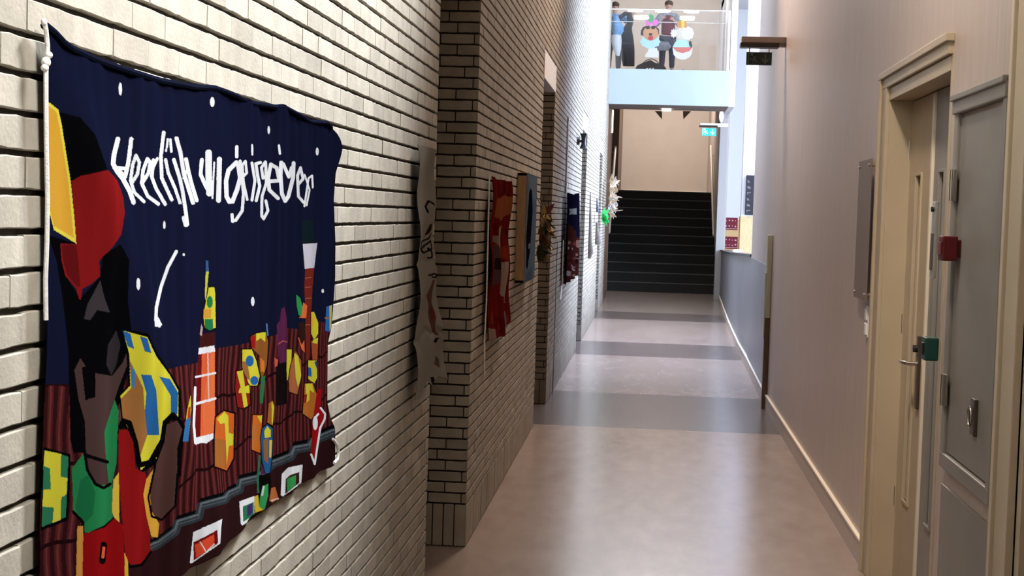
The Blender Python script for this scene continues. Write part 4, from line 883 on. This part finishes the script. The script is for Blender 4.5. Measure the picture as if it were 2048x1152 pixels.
cone('pale_edge', [(1175.5, 1177, 400), (1177, 1180, 450), (1180, 1184, 500), (1181, 1185, 514)], 20.65, t, PALE)
STRAW = mat('straw', (.62, .48, .33, 1), .8, var=.2, scale=30)
t = clump('straw_wreath', (XL+.16, 26.9, 2.0), (.03, .35, .28), [STRAW, PALE, STRAW], 130, 'pale straw decoration on the brick wall nearest the stairs', 'decoration', 31, .16, .03)
m = MB(); m.tube([(XL+.012, 26.9, 2.3), (XL+.12, 26.9, 2.25), (XL+.16, 26.9, 2.0)], .008, 6); m.tube([(XL+.012, 26.9, 1.8), (XL+.12, 26.9, 1.9), (XL+.16, 26.9, 2.0)], .008, 6); m.build('wire_hook', DSTEEL, t, smooth=True)
# black wall lamp and conduit
lp = onY(1157, 282, 17.0)
t = empty('wall_lamp', (XL, 17.0, lp.z-.1), 'small black wall lamp high beside the third opening of the brick wall', 'lamp')
m = MB(); m.tube([(XL+.001, 17.0, lp.z), (XL+.03, 17.0, lp.z)], .045, 14); m.tube([(XL+.02, 17.0, lp.z), (XL+.055, 17.0, lp.z)], .015, 10); m.build('wall_mount', BLACK, t, smooth=True)
m = MB(); m.loft([((XL+.075, 17.0, lp.z-.085), .045, .05), ((XL+.075, 17.0, lp.z-.03), .025, .03), ((XL+.075, 17.0, lp.z+.03), .025, .03), ((XL+.075, 17.0, lp.z+.085), .045, .05)]); m.build('lamp_shade', BLACK, t, smooth=True)
t = empty('cable_conduit', (XL+.01, 14.85, 1.86), 'thin pale vertical conduit pipe above the second navy banner', 'pipe')
m = MB(); m.tube([(XL+.012, 14.85, 1.86), (XL+.012, 14.85, 2.62)], .010, 8); m.build('pipe', mat('pale_conduit', (.5, .45, .4, 1), .5), t, smooth=True)
for z in (1.95, 2.3, 2.58):
    m = MB(); m.box(XL+.0005, XL+.026, 14.832, 14.868, z, z+.02, bev=.003); m.build('clip', STEEL, t)
m = MB(); m.box(XL+.0005, XL+.004, 13.9, 13.93, 0, 1.4); struct(m.build('trim_10', MORTAR))

# ------------------------------------------------------------------ figures and things on the upper floor
def up(px_, py_, Y): return onY(px_, py_, Y)
def skin_obj(name, nodes, edges, m_, parent, sub=2):
    me = bpy.data.meshes.new(name); me.from_pydata([n[0] for n in nodes], edges, []); o = bpy.data.objects.new(name, me); C.objects.link(o)
    md = o.modifiers.new('skin', 'SKIN'); md.use_smooth_shade = True
    if not me.skin_vertices: me.skin_vertices.new()
    for i, n in enumerate(nodes):
        sv = me.skin_vertices[0].data[i]; r = n[1]; sv.radius = r if isinstance(r, tuple) else (r, r); sv.use_root = (i == 0)
    sb = o.modifiers.new('sub', 'SUBSURF'); sb.levels = sub; sb.render_levels = sub
    me.materials.append(m_)
    if parent: o.parent = parent; o.matrix_parent_inverse = Matrix.Translation(parent.location).inverted()
    return o
SKIN = mat('skin', (.62, .38, .29, 1), .5); HAIR = mat('short_brown_hair', (.10, .06, .04, 1), .8, var=.3, scale=60, bump=.4)
DENIM = mat('dark_grey_denim', (.045, .055, .085, 1), .8, var=.15, scale=50); GREYF = mat('grey_fleece', (.28, .29, .33, 1), .85, var=.25, scale=25); MAROON = mat('maroon_knit', (.16, .012, .03, 1), .85, var=.15, scale=50)
def person(cx, Y, z0, h, label, top_m, trouser_m, jacket_m, arms, turn=1, hair=HAIR):
    """a standing child facing the railing; arms = (left elbow, left hand, right elbow, right hand) offsets from the shoulder in m"""
    t = empty('person', (cx, Y, z0), label, 'person'); s = h/1.45
    def q(x, y, z): return (cx+x*s, Y+y*s, z0+z*s)
    sh = 1.14; el, hl, er, hr = arms
    L_ = (-.155, 0, sh); R_ = (.155, 0, sh)
    def ad(a, b): return tuple(a[i]+b[i] for i in range(3))
    Le, Lh, Re, Rh = ad(L_, el), ad(L_, hl), ad(R_, er), ad(R_, hr)
    n = [(q(0, 0, .74), .105*s), (q(0, 0, .92), .10*s), (q(0, 0, 1.10), .105*s), (q(0, 0, 1.17), .05*s), (q(0, -.01, 1.225), .048*s),
         (q(*L_), .05*s), (q(*Le), .036*s), (q(*Lh), .024*s), (q(*R_), .05*s), (q(*Re), .036*s), (q(*Rh), .024*s),
         (q(-.085, 0, .66), .075*s), (q(-.095, 0, .40), .05*s), (q(-.10, .01, .09), .036*s), (q(-.10, -.10, .03), .03*s),
         (q(.085, 0, .66), .075*s), (q(.095, 0, .40), .05*s), (q(.10, .01, .09), .036*s), (q(.10, -.10, .03), .03*s),
         (q(0, -.012, 1.30), (.062*s, .075*s)), (q(0, -.012, 1.36), (.072*s, .085*s)), (q(0, -.005, 1.42), .04*s)]
    e = [(0, 1), (1, 2), (2, 3), (3, 4), (2, 5), (5, 6), (6, 7), (2, 8), (8, 9), (9, 10), (0, 11), (11, 12), (12, 13), (13, 14), (0, 15), (15, 16), (16, 17), (17, 18), (4, 19), (19, 20), (20, 21)]
    for hi, side, hb, eb in ((7, -1, Lh, Le), (10, 1, Rh, Re)):                              # palm, four fingers and a thumb
        d = Vector(hb)-Vector(eb); d = d.normalized(); sd = d.cross(Vector((0, 1, 0))); sd = sd.normalized() if sd.length > .1 else Vector((1, 0, 0))
        pb = len(n); palm = Vector(hb)+d*.045; n.append((q(*palm), (.026*s, .014*s))); e.append((hi, pb))
        for f in range(4):
            r0 = palm+d*.03+sd*(f-1.5)*.017; r1 = r0+d*(.022+.004*(f in (1, 2)))+Vector((0, -.010, 0)); r2 = r1+d*.012+Vector((0, -.014, -.004))
            k = len(n); n += [(q(*r0), .0075*s), (q(*r1), .0065*s), (q(*r2), .0055*s)]; e += [(pb, k), (k, k+1), (k+1, k+2)]
        k = len(n); th = palm+sd*(-.03*side)-d*.005; n += [(q(*th), .008*s), (q(*(th+d*.028+sd*(-.008*side))), .006*s)]; e += [(pb, k), (k, k+1)]
    body = skin_obj('body', n, e, SKIN, t)
    hc = Vector(q(0, -.012, 1.335))
    m = MB(); m.ball(hc+Vector((0, -.078*s, -.005*s)), (.012*s, .018*s, .016*s), 10, 8); m.build('nose', SKIN, t, smooth=True)
    for sx in (-1, 1):
        m = MB(); m.ball(hc+Vector((sx*.028*s, -.073*s, .012*s)), (.012*s, .008*s, .007*s), 10, 8); m.build('eye', mat('eye_dark', (.03, .02, .02, 1), .3), t, smooth=True)
        m = MB(); m.ball(hc+Vector((sx*.074*s, .005, 0)), (.011*s, .018*s, .026*s), 10, 8); m.build('ear', SKIN, t, smooth=True)
    m = MB(); m.ball(hc+Vector((0, -.073*s, -.040*s)), (.022*s, .008*s, .006*s), 10, 8); m.build('mouth', mat('lips', (.45, .16, .14, 1), .5), t, smooth=True)
    m = MB(); m.ball(hc+Vector((0, .014*s, .045*s)), (.084*s, .092*s, .070*s), 18, 12); m.build('hair', hair, t, smooth=True)
    def cloth(name, idx, ed, grow, mm): return skin_obj(name, [(n[i][0], (n[i][1] if not isinstance(n[i][1], tuple) else n[i][1][0])+g*s) for i, g in zip(idx, grow)], ed, mm, t)
    cloth('trousers', [0, 11, 12, 13, 15, 16, 17], [(0, 1), (1, 2), (2, 3), (0, 4), (4, 5), (5, 6)], [.012]+[.018]*6, trouser_m)
    cloth('shirt', [1, 0, 2, 3], [(0, 1), (0, 2), (2, 3)], [.045, .03, .045, .012], top_m)
    cloth('jacket', [2, 5, 6, 7, 8, 9, 10, 3], [(0, 1), (1, 2), (2, 3), (0, 4), (4, 5), (5, 6), (0, 7)], [.045, .034, .034, .02, .034, .034, .02, .014], jacket_m)
    for sx in (-1, 1):
        m = MB(); m.ball(q(sx*.10, -.05, .045), (.045*s, .11*s, .044*s), 14, 10); m.build('shoe', mat('grey_shoe', (.20, .21, .25, 1), .6), t, smooth=True)
    return t
pa = up(1331, 142, 29.1); hgt = (up(1331, -4, 29.1).z-pa.z)
pers = person(pa.x+.02, 29.1, zt, up(1331, 0, 29.1).z-zt, 'person with short brown hair in maroon top and grey sleeves standing behind the glass', MAROON, DENIM, GREYF,
       ((-.10, -.10, -.20), (.02, -.20, -.10), (.09, -.10, -.20), (-.04, -.20, -.12)))
m = MB(); w0 = up(1326, 88, 28.95); m.loft([((w0.x-.02, 28.98, w0.z-.12), .12, .05), ((w0.x, 28.95, w0.z-.05), .16, .07), ((w0.x-.02, 28.95, w0.z+.02), .14, .06), ((w0.x, 29.0, w0.z+.05), .11, .05)])
m.build('tied_jumper', GREYF, pers, smooth=True)
pb_ = up(1228, 140, 29.3)
SKY = mat('light_blue_jacket', (.16, .42, .78, 1), .6, var=.25, scale=18); NAVY = mat('navy_jacket', (.02, .05, .15, 1), .7)
person(pb_.x-.02, 29.45, zt, up(1226, 2, 29.4).z-zt, 'person in blue jacket and dark trousers at the left end of the balcony', NAVY, DENIM, SKY,
       ((-.05, -.05, -.22), (-.03, -.16, -.38), (.10, -.08, -.10), (.18, -.18, .02)))
# black coat held up
t = empty('black_coat', (up(1258, 130, 29.2).x, 29.2, zt+.1), 'long black coat held up beside the person in blue', 'coat')
prof = [(1246, 1269, 132), (1243, 1269, 118), (1244, 1269, 100), (1242, 1268, 85), (1241, 1266, 72), (1245, 1264, 60), (1252, 1264, 48)]
m = MB(); m.loft([((up((a+b)/2, y, 29.2).x, 29.2, up((a+b)/2, y, 29.2).z), (b-a)/2*29.2/F, .05+.03*(y > 70)) for a, b, y in prof]); cb = m.build('coat_body', mat('black_cloth', (.014, .016, .02, 1), .8, var=.3, scale=20), t, smooth=True)
m = MB(); m.tube([up(x, y, 29.2) for x, y in ((1240, 60), (1236, 44), (1241, 34), (1250, 27), (1258, 28), (1261, 42), (1258, 58))], [.03, .03, .035, .04, .055, .06, .05], 12); m.build('sleeve', MATS['black_cloth'], t, smooth=True)
m = MB(); m.box(up(1243, 86, 29.1).x, up(1268, 86, 29.1).x, 29.105, 29.13, up(1255, 87, 29.1).z-.006, up(1255, 86, 29.1).z, bev=.002); m.build('waist_seam', mat('grey_seam', (.05, .05, .055, 1), .6), t)
# blue bundle hanging on the railing side
t = empty('blue_jacket', (up(1232, 100, 28.9).x, 28.9, zt+.2), 'crumpled light blue jacket with white lining hanging inside the glass at the left', 'jacket')
m = MB(); m.loft([((up(x, y, 28.9).x, 28.9, up(x, y, 28.9).z), r, r*.7) for x, y, r in ((1236, 112, .03), (1234, 98, .08), (1233, 82, .10), (1233, 70, .09))]); m.build('white_lining', mat('white_lining', (.75, .82, .9, 1), .8), t, smooth=True)
m = MB(); m.loft([((up(x, y, 28.9).x, 28.9, up(x, y, 28.9).z), r, r*.8) for x, y, r in ((1234, 72, .07), (1236, 62, .11), (1236, 52, .11), (1232, 42, .08), (1231, 32, .05))]); m.build('blue_body', SKY, t, smooth=True)
# black sports bag
t = empty('sports_bag', (up(1302, 141, 28.8).x, 28.8, zt), 'black sports bag with white marking lying on the balcony floor', 'bag')
m = MB(); ol = [(1271, 141), (1271, 134), (1277, 129), (1290, 124), (1302, 119), (1308, 125), (1318, 127), (1328, 131), (1333, 137), (1334, 141)]
pts = [up(x, y, 28.7) for x, y in ol]
for p in pts[:1]+pts[-1:]: p.z = zt+.002
bm = bmesh.new(); f = bm.faces.new([bm.verts.new(p) for p in pts]); r_ = bmesh.ops.extrude_face_region(bm, geom=[f]); bmesh.ops.translate(bm, verts=[g for g in r_['geom'] if isinstance(g, bmesh.types.BMVert)], vec=(0, .24, 0)); bmesh.ops.bevel(bm, geom=bm.edges[:], offset=.018, segments=2, affect='EDGES'); bm.verts.index_update()
m.add([v.co for v in bm.verts], [[v.index for v in f.verts] for f in bm.faces]); bm.free(); m.build('bag_body', BLACK, t, smooth=True)
m = MB(); m.tube([up(1286, 126, 28.78), up(1292, 121, 28.78), up(1302, 117.5, 28.78), up(1312, 121, 28.78), up(1318, 127, 28.78)], .008, 8); m.build('bag_handle', BLACK, t, smooth=True)
for i, (a, b) in enumerate(((1291, 1295), (1297, 1301), (1303, 1307))):
    m = MB(); p0 = up(a, 140, 28.694); p1 = up(b, 136, 28.694); m.prism([(p0.x, 28.694, p0.z), (p1.x, 28.694, p0.z), (p1.x+.015, 28.694, p1.z), (p0.x+.015, 28.694, p1.z)], (0, .005, 0)); m.build('white_mark', WHITEP, t)
m = MB(); q0 = up(1366, 140, 29.0); m.ball((q0.x, 29.0, zt+.03), (.07, .09, .04)); tag(m.build('grey_ball', mat('dull_grey_foam', (.15, .15, .16, 1), .8), smooth=True), 'low dark grey rounded object on the balcony floor right of the bag', 'ball')

# paper decorations stuck on the inside of the glass
def shape(name, pts, col, parent, layer, sc=260/1872, off=(1200, 0)):
    Y = YF+.002-.006*layer if layer >= 0 else YF-.006*layer
    m = MB(); v = [onY(x*sc+off[0], y*sc+off[1], YF) for x, y in pts]; m.prism([(p.x, Y, p.z) for p in v], (0, .004, 0)); return m.build(name, col, parent)
def ring(cx, cy, rx, ry, n=20, sc=0.0, k=0): return [(cx+rx*(1+sc*math.cos(k*a))*math.cos(a), cy+ry*(1+sc*math.cos(k*a))*math.sin(a)) for a in [2*math.pi*i/n for i in range(n)]]
def pm(n, c): return mat(n, c, .7)
YFS = YF; YF = YF+.030                                              # paper layers sit just behind the pane
c0 = onY(1303, 78, YF)
t = empty('paper_mask_decoration', (c0.x, YF, c0.z-.2), 'paper face with black hair, green and pink hat and blue collar on the balcony glass', 'decoration')
shape('white_bib', [(700, 690), (820, 690), (845, 780), (835, 830), (650, 820), (650, 790), (690, 740)], pm('paper_white', (.85, .85, .88, 1)), t, -1)
shape('blue_collar', ring(725, 600, 140, 95, 40, .07, 10), pm('paper_light_blue', (.50, .78, .92, 1)), t, 0)
shape('black_hair', [(585, 500), (590, 440), (620, 390), (680, 370), (800, 375), (850, 420), (850, 500), (800, 470), (640, 460), (620, 520)], pm('paper_black', (.02, .02, .02, 1)), t, 0.5)
shape('face_disc', ring(730, 480, 110, 105, 28), pm('paper_tan', (.62, .32, .16, 1)), t, 1)
shape('hat', [(660, 370), (655, 300), (690, 270), (820, 280), (850, 330), (800, 380), (740, 350), (690, 380)], pm('paper_pink', (.78, .18, .55, 1)), t, 1.5)
shape('hat_feather', ring(730, 265, 45, 62, 20), pm('paper_green', (.10, .42, .16, 1)), t, 2)
shape('mouth', ring(730, 548, 38, 36, 16), pm('paper_red', (.5, .06, .08, 1)), t, 2)
shape('nose', ring(728, 495, 28, 18, 14), MATS['paper_black'], t, 2)
for ex in (690, 765): shape('eye', ring(ex, 400, 30, 22, 14), MATS['paper_black'], t, 2)
c0 = onY(1366, 78, YF)
t = empty('paper_mask_decoration', (c0.x, YF, c0.z-.2), 'paper face with orange gift hat, pale blue collar and white fringe on the balcony glass', 'decoration')
shape('white_fringe', [(1045, 690), (1330, 690), (1325, 770), (1290, 820), (1240, 850), (1180, 860), (1110, 840), (1060, 790)], MATS['paper_white'], t, -1)
shape('red_band', [(1045, 680), (1330, 680), (1290, 735), (1190, 765), (1100, 740)], pm('paper_coral', (.72, .22, .18, 1)), t, 0)
shape('blue_collar', [(1045, 680), (1080, 610), (1140, 560), (1230, 560), (1290, 620), (1325, 680)], MATS['paper_light_blue'], t, 0.5)
shape('face_disc', ring(1200, 480, 110, 95, 24), pm('paper_cream', (.80, .72, .60, 1)), t, 1)
shape('white_flower', ring(1060, 480, 40, 60, 32, .2, 8), MATS['paper_white'], t, 1.5)
shape('white_curl', ring(1260, 480, 90, 95, 36, .06, 9), MATS['paper_white'], t, 1.5)
shape('gift_hat', [(1110, 310), (1240, 300), (1250, 400), (1120, 400)], pm('paper_orange', (.70, .28, .04, 1)), t, 2)
shape('hat_ribbon', [(1165, 230), (1215, 230), (1215, 400), (1175, 400)], pm('paper_yellow', (.85, .65, .08, 1)), t, 2.5)
shape('hat_tip', ring(1185, 265, 45, 35, 16), pm('paper_olive', (.35, .42, .06, 1)), t, 2.2)
shape('dark_tuft', [(1280, 600), (1310, 590), (1330, 660), (1310, 690), (1285, 650)], pm('paper_dark_olive', (.07, .08, .05, 1)), t, 2)
YF = YFS
